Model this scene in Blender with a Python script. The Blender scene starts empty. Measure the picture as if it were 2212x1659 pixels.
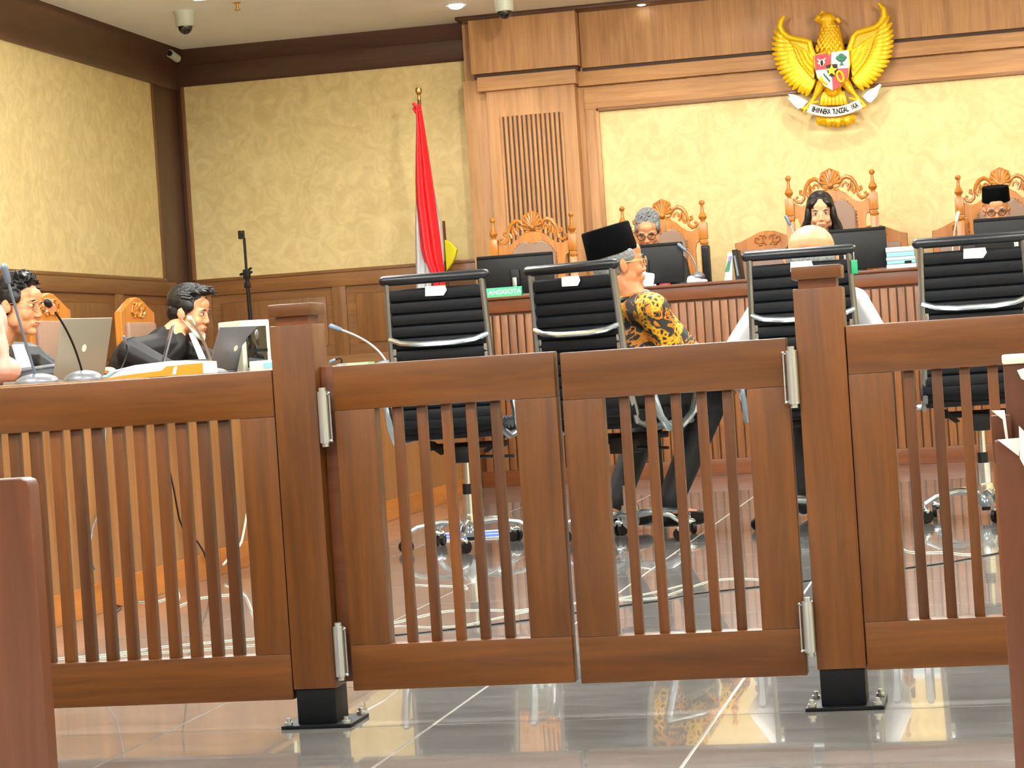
import bpy, bmesh, math, random
from mathutils import Vector, Matrix, Euler
random.seed(4)
S = bpy.context.scene
COL = S.collection
PI = math.pi

# ------------------------------------------------------------------ camera
FPX, TH, RHO, EYE = 5000.0, math.radians(11.7), math.radians(3.8), 0.75
FW = Vector((-math.sin(TH), math.cos(TH), 0)); RT = Vector((math.cos(TH), math.sin(TH), 0)); UP = Vector((0, 0, 1))
PT = math.atan(50 * math.cos(RHO) / FPX)
CF = FW * math.cos(PT) - UP * math.sin(PT); CU0 = UP * math.cos(PT) + FW * math.sin(PT)
CR = RT * math.cos(RHO) - CU0 * math.sin(RHO); CU = CU0 * math.cos(RHO) + RT * math.sin(RHO)
CP = Vector((0, 0, EYE))
cam = bpy.data.cameras.new('camera'); cam.sensor_width = 36; cam.lens = FPX / 2212 * 36
cam.clip_start = .05; cam.clip_end = 100
camo = bpy.data.objects.new('camera', cam); COL.objects.link(camo); S.camera = camo
camo.matrix_world = Matrix(((CR.x, CU.x, -CF.x, CP.x), (CR.y, CU.y, -CF.y, CP.y), (CR.z, CU.z, -CF.z, CP.z), (0, 0, 0, 1)))


def at(px, py, X=None, Y=None, z=None):
    """point of the room seen at photo pixel (px, py) on the plane X=, Y= or z="""
    d = CF * FPX + CR * (px - 1106) - CU * (py - 829.5)
    t = X / d.x if X is not None else (Y / d.y if Y is not None else (z - EYE) / d.z)
    return CP + d * t


# ------------------------------------------------------------------ world, lights, exposure
w = bpy.data.worlds.new('world'); S.world = w; w.use_nodes = True
w.node_tree.nodes['Background'].inputs[0].default_value = (1, .97, .92, 1)
w.node_tree.nodes['Background'].inputs[1].default_value = .3
S.view_settings.view_transform = 'Standard'; S.view_settings.look = 'None'
S.view_settings.exposure = 0.20; S.view_settings.gamma = 1; S.view_settings.use_curve_mapping = False


def area(x, y, z, sx, sy, power, col=(1, .95, .86)):
    l = bpy.data.lights.new('added_fill_area', 'AREA'); l.shape = 'RECTANGLE'; l.size = sx; l.size_y = sy; l.energy = power; l.color = col
    o = bpy.data.objects.new('added_fill_area', l); COL.objects.link(o); o.location = (x, y, z)
    return o


def spot(x, y, z, tx, ty, tz, power, ang=100, r=.05, col=(1, .93, .82), blend=.6):
    l = bpy.data.lights.new('down_spot', 'SPOT'); l.energy = power; l.spot_size = math.radians(ang); l.spot_blend = blend; l.shadow_soft_size = r; l.color = col
    o = bpy.data.objects.new('down_spot', l); COL.objects.link(o); o.location = (x, y, z)
    o.rotation_euler = (Vector((tx, ty, tz)) - Vector((x, y, z))).to_track_quat('-Z', 'Y').to_euler()
    return o


FILL_LAMPS = [(x, y) for y in (-.9, 2.7, 6.2, 9.7, 12.3) for x in (-3.7, -1.2, 1.4)]  # luminaires added out of view as fill for room and ceiling
for (x, y) in FILL_LAMPS:
    area(x, y, 2.90, 1.15, .55, 40 if y < 0 else (12 if y > 12 else 64), (.98, .98, 1))
    o = area(x, y, 2.995, 1.15, .55, 95 if y < 12 else 85, (1, .99, .96)); o.rotation_euler = (PI, 0, 0)  # upward half of each added luminaire, brightens the ceiling
for (x, y) in ((-2.1, 12.4), (.9, 12.4)):
    spot(x, y, 3.1, x * .6 - .4, 15.8, 1.6, 112, 110, .04)
for (x, y) in ((-3.306, 14.9), (-2.1, 14.95), (-.9, 14.95), (.3, 14.95)):
    spot(x, y, 3.1, x, y + .25, 0, 26, 120, .04)

# ------------------------------------------------------------------ materials
def srgb(r, g, b):
    f = lambda c: (c / 255 / 12.92) if c / 255 <= .04045 else ((c / 255 + .055) / 1.055) ** 2.4
    return (f(r), f(g), f(b), 1)


def newmat(name):
    m = bpy.data.materials.new(name); m.use_nodes = True
    nt = m.node_tree; b = nt.nodes['Principled BSDF']
    return m, nt, b


def coords(nt, kind='Object', scale=(1, 1, 1), rnd=0.0):
    tc = nt.nodes.new('ShaderNodeTexCoord'); mp = nt.nodes.new('ShaderNodeMapping')
    mp.inputs['Scale'].default_value = scale
    nt.links.new(tc.outputs[kind], mp.inputs[0])
    if rnd:
        oi = nt.nodes.new('ShaderNodeObjectInfo'); vm = nt.nodes.new('ShaderNodeMath'); vm.operation = 'MULTIPLY'; vm.inputs[1].default_value = rnd
        nt.links.new(oi.outputs['Random'], vm.inputs[0]); nt.links.new(vm.outputs[0], mp.inputs['Location'])
    return mp


def ramp(nt, fac, stops):
    r = nt.nodes.new('ShaderNodeValToRGB'); e = r.color_ramp.elements
    while len(e) < len(stops): e.new(.5)
    for i, (p, c) in enumerate(stops): e[i].position = p; e[i].color = c
    nt.links.new(fac, r.inputs[0]); return r


def bump(nt, b, h, s, d=.01):
    n = nt.nodes.new('ShaderNodeBump'); n.inputs['Strength'].default_value = s; n.inputs['Distance'].default_value = d
    nt.links.new(h, n.inputs['Height']); nt.links.new(n.outputs[0], b.inputs['Normal'])


def plain(name, c, rough=.5, metal=0, spec=.5, noise=0, nscale=60, coat=0, bmp=0, emit=None, es=1, sheen=0, trans=0):
    m, nt, b = newmat(name)
    b.inputs['Base Color'].default_value = c; b.inputs['Roughness'].default_value = rough; b.inputs['Metallic'].default_value = metal
    b.inputs['Specular IOR Level'].default_value = spec; b.inputs['Coat Weight'].default_value = coat; b.inputs['Coat Roughness'].default_value = .1
    b.inputs['Sheen Weight'].default_value = sheen
    if trans: b.inputs['Transmission Weight'].default_value = trans; b.inputs['IOR'].default_value = 1.3
    if noise or bmp:
        mp = coords(nt); n = nt.nodes.new('ShaderNodeTexNoise'); n.inputs['Scale'].default_value = nscale; n.inputs['Detail'].default_value = 4
        nt.links.new(mp.outputs[0], n.inputs['Vector'])
        if noise:
            d = tuple(max(0, v * (1 - noise)) for v in c[:3]) + (1,); l = tuple(min(1, v * (1 + noise)) for v in c[:3]) + (1,)
            r = ramp(nt, n.outputs[0], [(.35, d), (.65, l)]); nt.links.new(r.outputs[0], b.inputs['Base Color'])
        if bmp: bump(nt, b, n.outputs[0], bmp, .002)
    if emit: b.inputs['Emission Color'].default_value = emit; b.inputs['Emission Strength'].default_value = es
    return m


def wood(name, c1, c2, axis='Z', rough=.42, coat=.16, scale=1.0, hue=.12):
    """grain runs along axis; every object gets a slight tint of its own"""
    m, nt, b = newmat(name)
    s = [16 * scale] * 3; s['XYZ'.index(axis)] = 1.0 * scale
    mp = coords(nt, 'Object', s, 37.0)
    n = nt.nodes.new('ShaderNodeTexNoise'); n.inputs['Scale'].default_value = 2.2; n.inputs['Detail'].default_value = 7; n.inputs['Roughness'].default_value = .62; n.inputs['Distortion'].default_value = .5
    nt.links.new(mp.outputs[0], n.inputs['Vector'])
    r = ramp(nt, n.outputs[0], [(.3, c1), (.52, tuple((a + e) / 2 for a, e in zip(c1, c2))), (.72, c2)])
    mp2 = coords(nt, 'Object', [v * .18 for v in s], 11.0)
    n2 = nt.nodes.new('ShaderNodeTexNoise'); n2.inputs['Scale'].default_value = 3; n2.inputs['Detail'].default_value = 2
    nt.links.new(mp2.outputs[0], n2.inputs['Vector'])
    hs = nt.nodes.new('ShaderNodeHueSaturation')
    oi = nt.nodes.new('ShaderNodeObjectInfo')
    mr = nt.nodes.new('ShaderNodeMapRange'); mr.inputs[3].default_value = 1 - hue; mr.inputs[4].default_value = 1 + hue
    nt.links.new(oi.outputs['Random'], mr.inputs[0])
    mu = nt.nodes.new('ShaderNodeMath'); mu.operation = 'MULTIPLY'
    mr2 = nt.nodes.new('ShaderNodeMapRange'); mr2.inputs[1].default_value = .3; mr2.inputs[2].default_value = .7; mr2.inputs[3].default_value = .88; mr2.inputs[4].default_value = 1.12
    nt.links.new(n2.outputs[0], mr2.inputs[0]); nt.links.new(mr.outputs[0], mu.inputs[0]); nt.links.new(mr2.outputs[0], mu.inputs[1])
    nt.links.new(mu.outputs[0], hs.inputs['Value']); nt.links.new(r.outputs[0], hs.inputs['Color'])
    nt.links.new(hs.outputs[0], b.inputs['Base Color'])
    b.inputs['Roughness'].default_value = rough; b.inputs['Coat Weight'].default_value = coat; b.inputs['Coat Roughness'].default_value = .24; b.inputs['Specular IOR Level'].default_value = .35
    bump(nt, b, n.outputs[0], .12, .002)
    return m


M = {}
F1, F2 = srgb(70, 36, 3), srgb(98, 55, 7)
for a in 'XZY': M['fence' + a] = wood('fence_teak_' + a, F1, F2, a, coat=.22)
M['slat'] = wood('slat_teak', srgb(64, 31, 6), srgb(94, 52, 11), 'Z', hue=.26)
M['capdark'] = wood('cap_teak', srgb(80, 40, 16), srgb(104, 56, 24), 'X')
W1, W2 = srgb(160, 114, 72), srgb(192, 146, 98)
for a in 'XYZ': M['wall' + a] = wood('wall_veneer_' + a, W1, W2, a, rough=.5, coat=.05, hue=.04)
for a in 'XYZ': M['wains' + a] = wood('wainscot_' + a, srgb(112, 72, 36), srgb(138, 94, 50), a, rough=.4, coat=.2, hue=.05)
for a in 'XYZ': M['crown' + a] = wood('crown_dark_' + a, srgb(64, 36, 22), srgb(82, 48, 30), a, rough=.4, coat=.2, hue=.04)
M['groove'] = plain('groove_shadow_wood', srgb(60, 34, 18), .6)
M['table'] = wood('table_veneer', srgb(122, 80, 42), srgb(148, 104, 58), 'Z', rough=.35, hue=.05)
M['plinth'] = wood('plinth_veneer', srgb(146, 86, 30), srgb(174, 108, 42), 'Y', rough=.35, hue=.05)
M['bench'] = wood('bench_veneer', srgb(88, 46, 20), srgb(108, 60, 28), 'X', rough=.35, hue=.03)
M['benchslat'] = wood('bench_slat', srgb(98, 56, 26), srgb(132, 84, 42), 'Z', rough=.35, hue=.1)
M['throne'] = wood('carved_teak', srgb(160, 94, 28), srgb(190, 124, 46), 'Z', rough=.3, coat=.5, hue=.06)
M['pew'] = wood('pew_wood', srgb(70, 36, 18), srgb(86, 46, 26), 'Z', rough=.4, hue=.05)


def wallpaper(name, c1, c2):
    m, nt, b = newmat(name)
    mp = coords(nt)
    n = nt.nodes.new('ShaderNodeTexNoise'); n.inputs['Scale'].default_value = 7; n.inputs['Detail'].default_value = 9; n.inputs['Roughness'].default_value = .65; n.inputs['Distortion'].default_value = 1.6
    nt.links.new(mp.outputs[0], n.inputs['Vector'])
    r = ramp(nt, n.outputs[0], [(.36, c1), (.5, tuple((a + e) / 2 for a, e in zip(c1, c2))), (.62, c2)])
    nt.links.new(r.outputs[0], b.inputs['Base Color']); b.inputs['Roughness'].default_value = .6
    bump(nt, b, n.outputs[0], .05, .003)
    return m


M['paper'] = wallpaper('cream_wallpaper', srgb(212, 190, 134), srgb(230, 210, 154))
M['ceil'] = plain('ceiling_paint', srgb(240, 240, 234), .8, noise=.02, nscale=3)
M['plaster'] = plain('rear_wall_veneer', srgb(140, 104, 68), .7, noise=.03, nscale=3)


def tilemat():
    m, nt, b = newmat('polished_tile')
    mp = coords(nt, 'Object', (1.2, 5, 1), 23.0)
    n = nt.nodes.new('ShaderNodeTexNoise'); n.inputs['Scale'].default_value = 2.4; n.inputs['Detail'].default_value = 8; n.inputs['Roughness'].default_value = .6; n.inputs['Distortion'].default_value = 1.0
    nt.links.new(mp.outputs[0], n.inputs['Vector'])
    r = ramp(nt, n.outputs[0], [(.3, srgb(116, 114, 110)), (.5, srgb(128, 127, 124)), (.68, srgb(142, 141, 138))])
    nt.links.new(r.outputs[0], b.inputs['Base Color'])
    b.inputs['Roughness'].default_value = .10; b.inputs['Specular IOR Level'].default_value = .5; b.inputs['Coat Weight'].default_value = .7; b.inputs['Coat IOR'].default_value = 1.45; b.inputs['Coat Roughness'].default_value = .015
    return m


M['tile'] = tilemat()
M['grout'] = plain('tile_grout', srgb(200, 196, 186), .5)
M['chrome'] = plain('polished_chrome', srgb(200, 212, 220), .14, .92)
M['alu'] = plain('aluminium_frame', srgb(128, 130, 130), .32, .85)
M['steel'] = plain('brushed_steel', srgb(176, 184, 186), .32, .8)
M['black'] = plain('black_plastic', srgb(6, 8, 11), .42, spec=.3)
M['leather'] = plain('black_leather', srgb(6, 10, 16), .55, spec=.22, bmp=.3, nscale=180)
M['rolls'] = plain('black_leather_roll', srgb(8, 16, 24), .3, spec=.5)
M['blackmetal'] = plain('black_painted_steel', srgb(3, 6, 9), .5, spec=.2, noise=.2)
M['taupe'] = plain('taupe_leather', srgb(140, 112, 94), .42, bmp=.25, nscale=150)
M['brass'] = plain('brass_nail', srgb(214, 170, 96), .3, 1)
M['skin'] = plain('skin_warm', srgb(206, 146, 104), .5, noise=.05, nscale=30)
M['skin2'] = plain('skin_tan', srgb(188, 122, 78), .5, noise=.05, nscale=30)
M['skinf'] = plain('skin_light', srgb(214, 162, 124), .5, noise=.04, nscale=30)
M['lip'] = plain('lip', srgb(168, 96, 78), .5)
M['eyew'] = plain('eye_white', srgb(225, 220, 212), .25)
M['eyed'] = plain('eye_dark', srgb(28, 18, 14), .2)
M['hair'] = plain('black_hair', srgb(9, 9, 11), .45, noise=.5, nscale=90, bmp=.6)
M['hairg'] = plain('grey_hair', srgb(118, 122, 124), .6, noise=.35, nscale=90, bmp=.6)
M['peci'] = plain('black_velvet', srgb(3, 4, 6), .9, spec=.08)
M['robe'] = plain('black_robe_cloth', srgb(9, 10, 14), .6, noise=.35, nscale=9, bmp=.4)
M['robes'] = plain('dark_satin_robe', srgb(22, 28, 36), .42, noise=.35, nscale=9, bmp=.4)
M['white'] = plain('white_cloth', srgb(204, 208, 214), .7, bmp=.3, nscale=12)
M['red'] = plain('red_satin', srgb(204, 22, 44), .45)
M['flagred'] = plain('flag_red', srgb(222, 16, 30), .55, noise=.08, nscale=8)
M['trouser'] = plain('dark_trousers', srgb(10, 12, 18), .6, noise=.3, nscale=8, bmp=.5)
M['pink'] = plain('pink_hijab', srgb(224, 168, 150), .7, noise=.06, nscale=9)
M['whitep'] = plain('white_plastic', srgb(200, 206, 188), .4)
M['paperw'] = plain('white_paper', srgb(214, 216, 214), .7)
M['silver'] = plain('silver_laptop', srgb(140, 134, 120), .4, .4)
M['grey'] = plain('grey_laptop', srgb(112, 116, 122), .4, .4)
M['glass'] = plain('tinted_glass', srgb(24, 24, 22), .06, 0, .8)
def lensmat():
    m, nt, b = newmat('spectacle_lens'); o = nt.nodes['Material Output']
    tr = nt.nodes.new('ShaderNodeBsdfTransparent'); gl = nt.nodes.new('ShaderNodeBsdfGlossy'); gl.inputs['Roughness'].default_value = .05
    mx = nt.nodes.new('ShaderNodeMixShader'); mx.inputs[0].default_value = .14
    nt.links.new(tr.outputs[0], mx.inputs[1]); nt.links.new(gl.outputs[0], mx.inputs[2]); nt.links.new(mx.outputs[0], o.inputs[0]); return m


M['lens'] = lensmat()
M['micw'] = plain('mic_grey', srgb(96, 112, 132), .35)
M['green'] = plain('green_sign', srgb(10, 150, 100), .4)
M['orange'] = plain('orange_plastic', srgb(236, 130, 30), .4)
M['blue'] = plain('blue_print', srgb(50, 100, 205), .4)
M['lblue'] = plain('light_blue_print', srgb(130, 190, 215), .5)
M['gold'] = plain('gilded_carving', srgb(240, 196, 10), .35, .25, bmp=.3, nscale=70)
M['gold2'] = plain('gilded_carving_deep', srgb(232, 178, 12), .38, .2, bmp=.5, nscale=60)
M['shred'] = plain('shield_red', srgb(214, 28, 44), .4)
M['shwhite'] = plain('shield_white', srgb(240, 240, 232), .5)
M['dkgreen'] = plain('tree_green', srgb(34, 110, 84), .5)
M['yellow'] = plain('yellow_cloth', srgb(232, 222, 20), .6)
M['redglow'] = plain('mic_ring', srgb(255, 40, 20), .4, emit=(1, .06, .02, 1), es=4)
M['lamp'] = plain('lamp_glow', srgb(255, 255, 255), .4, emit=(1, .97, .9, 1), es=14)
M['screenlit'] = plain('lit_screen', srgb(255, 255, 255), .4, emit=(.95, .96, 1, 1), es=2.2)
M['fill_glow'] = plain('added_fill_glow', srgb(255, 255, 255), .4, emit=(1, .96, .9, 1), es=6)  # glow of the added fill luminaires


def batik():
    m, nt, b = newmat('batik_cloth')
    mp = coords(nt, 'Object', (1, 1, 1))
    n = nt.nodes.new('ShaderNodeTexNoise'); n.inputs['Scale'].default_value = 9; n.inputs['Detail'].default_value = 3; n.inputs['Distortion'].default_value = 2.2
    v = nt.nodes.new('ShaderNodeTexVoronoi'); v.inputs['Scale'].default_value = 45; v.feature = 'DISTANCE_TO_EDGE'
    big = nt.nodes.new('ShaderNodeTexNoise'); big.inputs['Scale'].default_value = 5.5; big.inputs['Detail'].default_value = 1; big.inputs['Distortion'].default_value = .8
    for t in (n, v, big): nt.links.new(mp.outputs[0], t.inputs['Vector'])
    r1 = ramp(nt, n.outputs[0], [(.0, srgb(40, 44, 44)), (.47, srgb(36, 42, 44)), (.49, srgb(200, 124, 24)), (.55, srgb(186, 110, 18)), (.58, srgb(30, 28, 22)), (.64, srgb(206, 140, 30))])
    r1.color_ramp.interpolation = 'CONSTANT'
    r2 = ramp(nt, v.outputs[0], [(.0, srgb(226, 186, 44)), (.16, srgb(180, 118, 14)), (.26, srgb(28, 24, 14))])
    r3 = ramp(nt, big.outputs[0], [(.49, (0, 0, 0, 1)), (.52, (1, 1, 1, 1))])
    mx = nt.nodes.new('ShaderNodeMix'); mx.data_type = 'RGBA'
    nt.links.new(r3.outputs[0], mx.inputs[0]); nt.links.new(r1.outputs[0], mx.inputs[6]); nt.links.new(r2.outputs[0], mx.inputs[7])
    nt.links.new(mx.outputs[2], b.inputs['Base Color']); b.inputs['Roughness'].default_value = .6
    return m


M['batik'] = batik()


# ------------------------------------------------------------------ mesh helpers
class MB:
    def __init__(s): s.bm = bmesh.new()

    def box(s, x0, x1, y0, y1, z0, z1, bev=0, mat4=None):
        v = [s.bm.verts.new((x, y, z)) for x in (x0, x1) for y in (y0, y1) for z in (z0, z1)]
        f = [s.bm.faces.new([v[i] for i in q]) for q in ((0, 1, 3, 2), (4, 6, 7, 5), (0, 4, 5, 1), (2, 3, 7, 6), (0, 2, 6, 4), (1, 5, 7, 3))]
        vs = v
        if bev:
            ed = list({e for q in f for e in q.edges})
            r = bmesh.ops.bevel(s.bm, geom=ed, offset=bev, segments=2, profile=.6, affect='EDGES')
            vs = list({x for q in r['faces'] for x in q.verts} | {x for x in v if x.is_valid})
        if mat4 is not None: bmesh.ops.transform(s.bm, matrix=mat4, verts=vs)
        return s

    def ell(s, c, r, rot=None, n=12, m4=None):
        M4 = Matrix.Translation(Vector(c)) @ (rot.to_4x4() if rot is not None else Matrix.Identity(4)) @ Matrix.Diagonal((r[0], r[1], r[2], 1))
        if m4 is not None: M4 = m4 @ M4
        bmesh.ops.create_uvsphere(s.bm, u_segments=n, v_segments=max(6, n * 2 // 3), radius=1, matrix=M4)
        return s

    def cap(s, p0, p1, r0, r1=None, n=10):
        """tapered tube with rounded ends"""
        r1 = r0 if r1 is None else r1
        p0, p1 = Vector(p0), Vector(p1); d = (p1 - p0)
        L = d.length or 1e-6; d = d / L
        a = d.orthogonal().normalized(); b = d.cross(a)
        rings = []
        prof = [(-r0 * math.cos(t), r0 * math.sin(t)) for t in (.5, 1.0, PI / 2)] + [(L + r1 * math.cos(t), r1 * math.sin(t)) for t in (PI / 2, 1.0, .5)]
        for (h, r) in prof:
            c = p0 + d * h
            rings.append([s.bm.verts.new(c + (a * math.cos(2 * PI * k / n) + b * math.sin(2 * PI * k / n)) * r) for k in range(n)])
        t0 = s.bm.verts.new(p0 - d * r0); t1 = s.bm.verts.new(p1 + d * r1)
        for k in range(n):
            q = (k + 1) % n
            s.bm.faces.new((t0, rings[0][q], rings[0][k])); s.bm.faces.new((t1, rings[-1][k], rings[-1][q]))
            for i in range(len(rings) - 1): s.bm.faces.new((rings[i][k], rings[i][q], rings[i + 1][q], rings[i + 1][k]))
        return s

    def tube(s, pts, r, n=8, flat=None, closed=False):
        """tube along points; r number or list; flat=(normal, factor) squashes it along normal"""
        P = [Vector(p) for p in pts]; N = len(P)
        R = r if isinstance(r, (list, tuple)) else [r] * N
        prev = None; rings = []
        for i, p in enumerate(P):
            if closed: t = P[(i + 1) % N] - P[i - 1]
            else: t = (P[min(i + 1, N - 1)] - P[max(i - 1, 0)])
            t.normalize()
            if flat is not None: a = Vector(flat[0])
            elif prev is None: a = t.orthogonal()
            else: a = prev
            a = (a - t * a.dot(t)); a = a.normalized() if a.length > 1e-6 else t.orthogonal().normalized()
            prev = a; b = t.cross(a); fa = flat[1] if flat is not None else 1
            rings.append([s.bm.verts.new(p + (a * fa * math.cos(2 * PI * k / n) + b * math.sin(2 * PI * k / n)) * R[i]) for k in range(n)])
        M_ = N if closed else N - 1
        for i in range(M_):
            A, B = rings[i], rings[(i + 1) % N]
            for k in range(n): s.bm.faces.new((A[k], A[(k + 1) % n], B[(k + 1) % n], B[k]))
        if not closed:
            s.bm.faces.new(list(reversed(rings[0]))); s.bm.faces.new(rings[-1])
        return s

    def cyl(s, p0, p1, r0, r1=None, n=20): return s.tube([p0, p1], [r0, r0 if r1 is None else r1], n)

    def lathe(s, prof, c=(0, 0, 0), n=20, sx=1, sy=1, m4=None):
        rings = []
        c = Vector(c)
        for (r, z) in prof:
            rings.append([s.bm.verts.new(c + Vector((r * sx * math.cos(2 * PI * k / n), r * sy * math.sin(2 * PI * k / n), z))) for k in range(n)])
        for i in range(len(rings) - 1):
            for k in range(n): s.bm.faces.new((rings[i][k], rings[i][(k + 1) % n], rings[i + 1][(k + 1) % n], rings[i + 1][k]))
        s.bm.faces.new(list(reversed(rings[0]))); s.bm.faces.new(rings[-1])
        if m4 is not None: bmesh.ops.transform(s.bm, matrix=m4, verts=[v for q in rings for v in q])
        return s

    def prism(s, poly, a0, a1, plane='XZ', bev=0, m4=None):
        """extrude a 2-D polygon between a0 and a1 along the third axis"""
        def mk(p, a):
            if plane == 'XZ': return (p[0], a, p[1])
            if plane == 'YZ': return (a, p[0], p[1])
            return (p[0], p[1], a)
        A = [s.bm.verts.new(mk(p, a0)) for p in poly]; B = [s.bm.verts.new(mk(p, a1)) for p in poly]
        fa = s.bm.faces.new(A); fb = s.bm.faces.new(list(reversed(B))); fs = [fa, fb]
        n = len(poly)
        for i in range(n): fs.append(s.bm.faces.new((A[i], B[i], B[(i + 1) % n], A[(i + 1) % n])))
        vs = A + B
        if bev:
            ed = list(fa.edges) + list(fb.edges)
            r = bmesh.ops.bevel(s.bm, geom=ed, offset=bev, segments=1, affect='EDGES')
            vs = list({x for q in r['faces'] for x in q.verts} | {x for x in vs if x.is_valid})
        if m4 is not None: bmesh.ops.transform(s.bm, matrix=m4, verts=vs)
        return s

    def build(s, name, mat, parent=None, world=False, loc=None, sharp=35, tri=True):
        me = bpy.data.meshes.new(name)
        bmesh.ops.recalc_face_normals(s.bm, faces=s.bm.faces)
        if world and parent is not None:
            r = parent
            while r.parent: r = r.parent
            bmesh.ops.translate(s.bm, vec=-r.location, verts=s.bm.verts)
        s.bm.to_mesh(me); s.bm.free()
        me.materials.append(mat)
        me.shade_smooth(); me.set_sharp_from_angle(angle=math.radians(sharp))
        o = bpy.data.objects.new(name, me); COL.objects.link(o)
        if parent is not None: o.parent = parent
        if loc is not None: o.location = loc
        return o


def tag(o, label, cat, group=None):
    o['label'] = label; o['category'] = cat
    if group: o['group'] = group
    return o


def thing(name, label, cat, loc=(0, 0, 0), rotz=0, group=None, sc=1):
    o = bpy.data.objects.new(name, None); COL.objects.link(o); o.empty_display_size = .05
    o.location = loc; o.rotation_euler = (0, 0, rotz); o.scale = (sc, sc, sc)
    return tag(o, label, cat, group)


def struct(o): o['kind'] = 'structure'; return o


def kids(o): return list(CH.get(o.name, []))


def dup(root, loc=None, rotz=None, label=None, group=None, sc=None):
    def cp(o, parent):
        c = o.copy(); COL.objects.link(c); c.parent = parent
        for ch in [x for x in COL.objects if x.parent == o and x != c]: cp(ch, c)
        return c
    r = cp(root, None)
    if loc is not None: r.location = loc
    if rotz is not None: r.rotation_euler = (0, 0, rotz)
    if label: r['label'] = label
    if group: r['group'] = group
    if sc: r.scale = (sc, sc, sc)
    return r


def blob(name, mb, mat, parent, voxel=.006, smooth=4, fac=.5, loc=None, adapt=None):
    """fuse overlapping solids of a MB into ONE continuous skin"""
    me = bpy.data.meshes.new(name); bmesh.ops.recalc_face_normals(mb.bm, faces=mb.bm.faces); mb.bm.to_mesh(me); mb.bm.free()
    o = bpy.data.objects.new(name, me); COL.objects.link(o)
    r = o.modifiers.new('r', 'REMESH'); r.mode = 'VOXEL'; r.voxel_size = voxel
    if smooth:
        q = o.modifiers.new('s', 'SMOOTH'); q.iterations = smooth; q.factor = fac
    dg = bpy.context.evaluated_depsgraph_get(); dg.update()
    me2 = bpy.data.meshes.new_from_object(o.evaluated_get(dg)); me2.name = name
    o.modifiers.clear(); o.data = me2; bpy.data.meshes.remove(me)
    me2.materials.clear(); me2.materials.append(mat); me2.shade_smooth()
    o.parent = parent
    if loc is not None: o.location = loc
    return o


def text_mesh(name, txt, size, mat, parent, m4, depth=.002, align='CENTER'):
    c = bpy.data.curves.new(name, 'FONT'); c.body = txt; c.size = size; c.extrude = depth; c.align_x = align; c.align_y = 'CENTER'; c.offset = size * .012
    o = bpy.data.objects.new(name, c); COL.objects.link(o)
    dg = bpy.context.evaluated_depsgraph_get(); dg.update()
    me = bpy.data.meshes.new_from_object(o.evaluated_get(dg)); bpy.data.objects.remove(o)
    me.transform(m4); me.materials.clear(); me.materials.append(mat)
    o = bpy.data.objects.new(name, me); COL.objects.link(o); o.parent = parent
    return o


FACE_CAM = Matrix(((1, 0, 0, 0), (0, 0, -1, 0), (0, 1, 0, 0), (0, 0, 0, 1)))   # text in XZ plane, facing -Y

# ------------------------------------------------------------------ the room
CEIL = 3.13
XL, YB, YJ, YP = -5.62, 15.9, 15.75, 15.6
XR, YF = 3.6, -2.5
fl = struct(MB().box(XL, XR, YF, YB, -.12, -.004).build('floor', M['grout']))
proto = None
for i in range(-7, 4):
    for j in range(-2, 15):
        x0, y0 = -1.19 + .6 * i, 4.70 + .6 * j
        if proto is None:
            proto = MB().box(.0035, .5965, .0035, .5965, -.006, 0).build('tile', M['tile'], fl); t = proto
        else:
            t = proto.copy(); COL.objects.link(t)
        t.location = (x0, y0, 0)
struct(MB().box(XL - .1, XR + .1, YF, YB + .1, CEIL, CEIL + .1).build('ceiling', M['ceil']))
struct(MB().box(XR, XR + .1, YF, YB, 0, CEIL).build('wall_right', M['paper']))
struct(MB().box(XL, XR, YF - .1, YF, 0, CEIL).build('wall_rear', M['plaster']))

# left wall
wl = struct(MB().box(XL - .1, XL, YF, YB, 0, CEIL).build('wall_left', M['wainsY']))
MB().box(XL, XL + .006, -2, 15.36, 1.486, 2.85).build('wallpaper_panel', M['paper'], wl)
mb = MB(); mb.prism([(XL, 2.85), (XL + .02, 2.85), (XL + .035, 2.88), (XL + .035, 3.0), (XL + .09, 3.08), (XL + .10, CEIL), (XL, CEIL)], YF, YB - .0, 'XZ')
mb.build('crown_moulding', M['crownY'], wl)
MB().box(XL, XL + .022, -2, 15.4, 1.46, 1.486, .006).build('ledge', M['wainsY'], wl)
MB().box(XL, XL + .012, 15.36, 15.40, 1.486, 2.85, .004).build('frame_strip', M['wainsZ'], wl)
MB().box(XL, XL + .008, 15.40, YB, .0, 2.86).build('corner_board', M['crownZ'], wl)
MB().box(XL, XL + .02, -2, 15.6, 1.362, 1.46, .003).build('top_rail', M['wainsY'], wl)
MB().box(XL, XL + .02, -2, 15.6, .0, .86, .003).build('base_board', M['wainsY'], wl)
for y in (13.02 - 1.42 * 2, 13.02 - 1.42, 13.02, 14.44, 15.5):
    MB().box(XL, XL + .02, y - .03, y + .11, .86, 1.362, .003).build('stile', M['wainsZ'], wl)
for y in (13.13 - 2.84, 13.13 - 1.42, 13.13, 14.55):
    y1 = y + 1.28 if y < 14 else 15.47
    MB().box(XL, XL + .012, y + .07, y1 - .07, .93, 1.30, .008).build('raised_panel', M['wainsZ'], wl)

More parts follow.
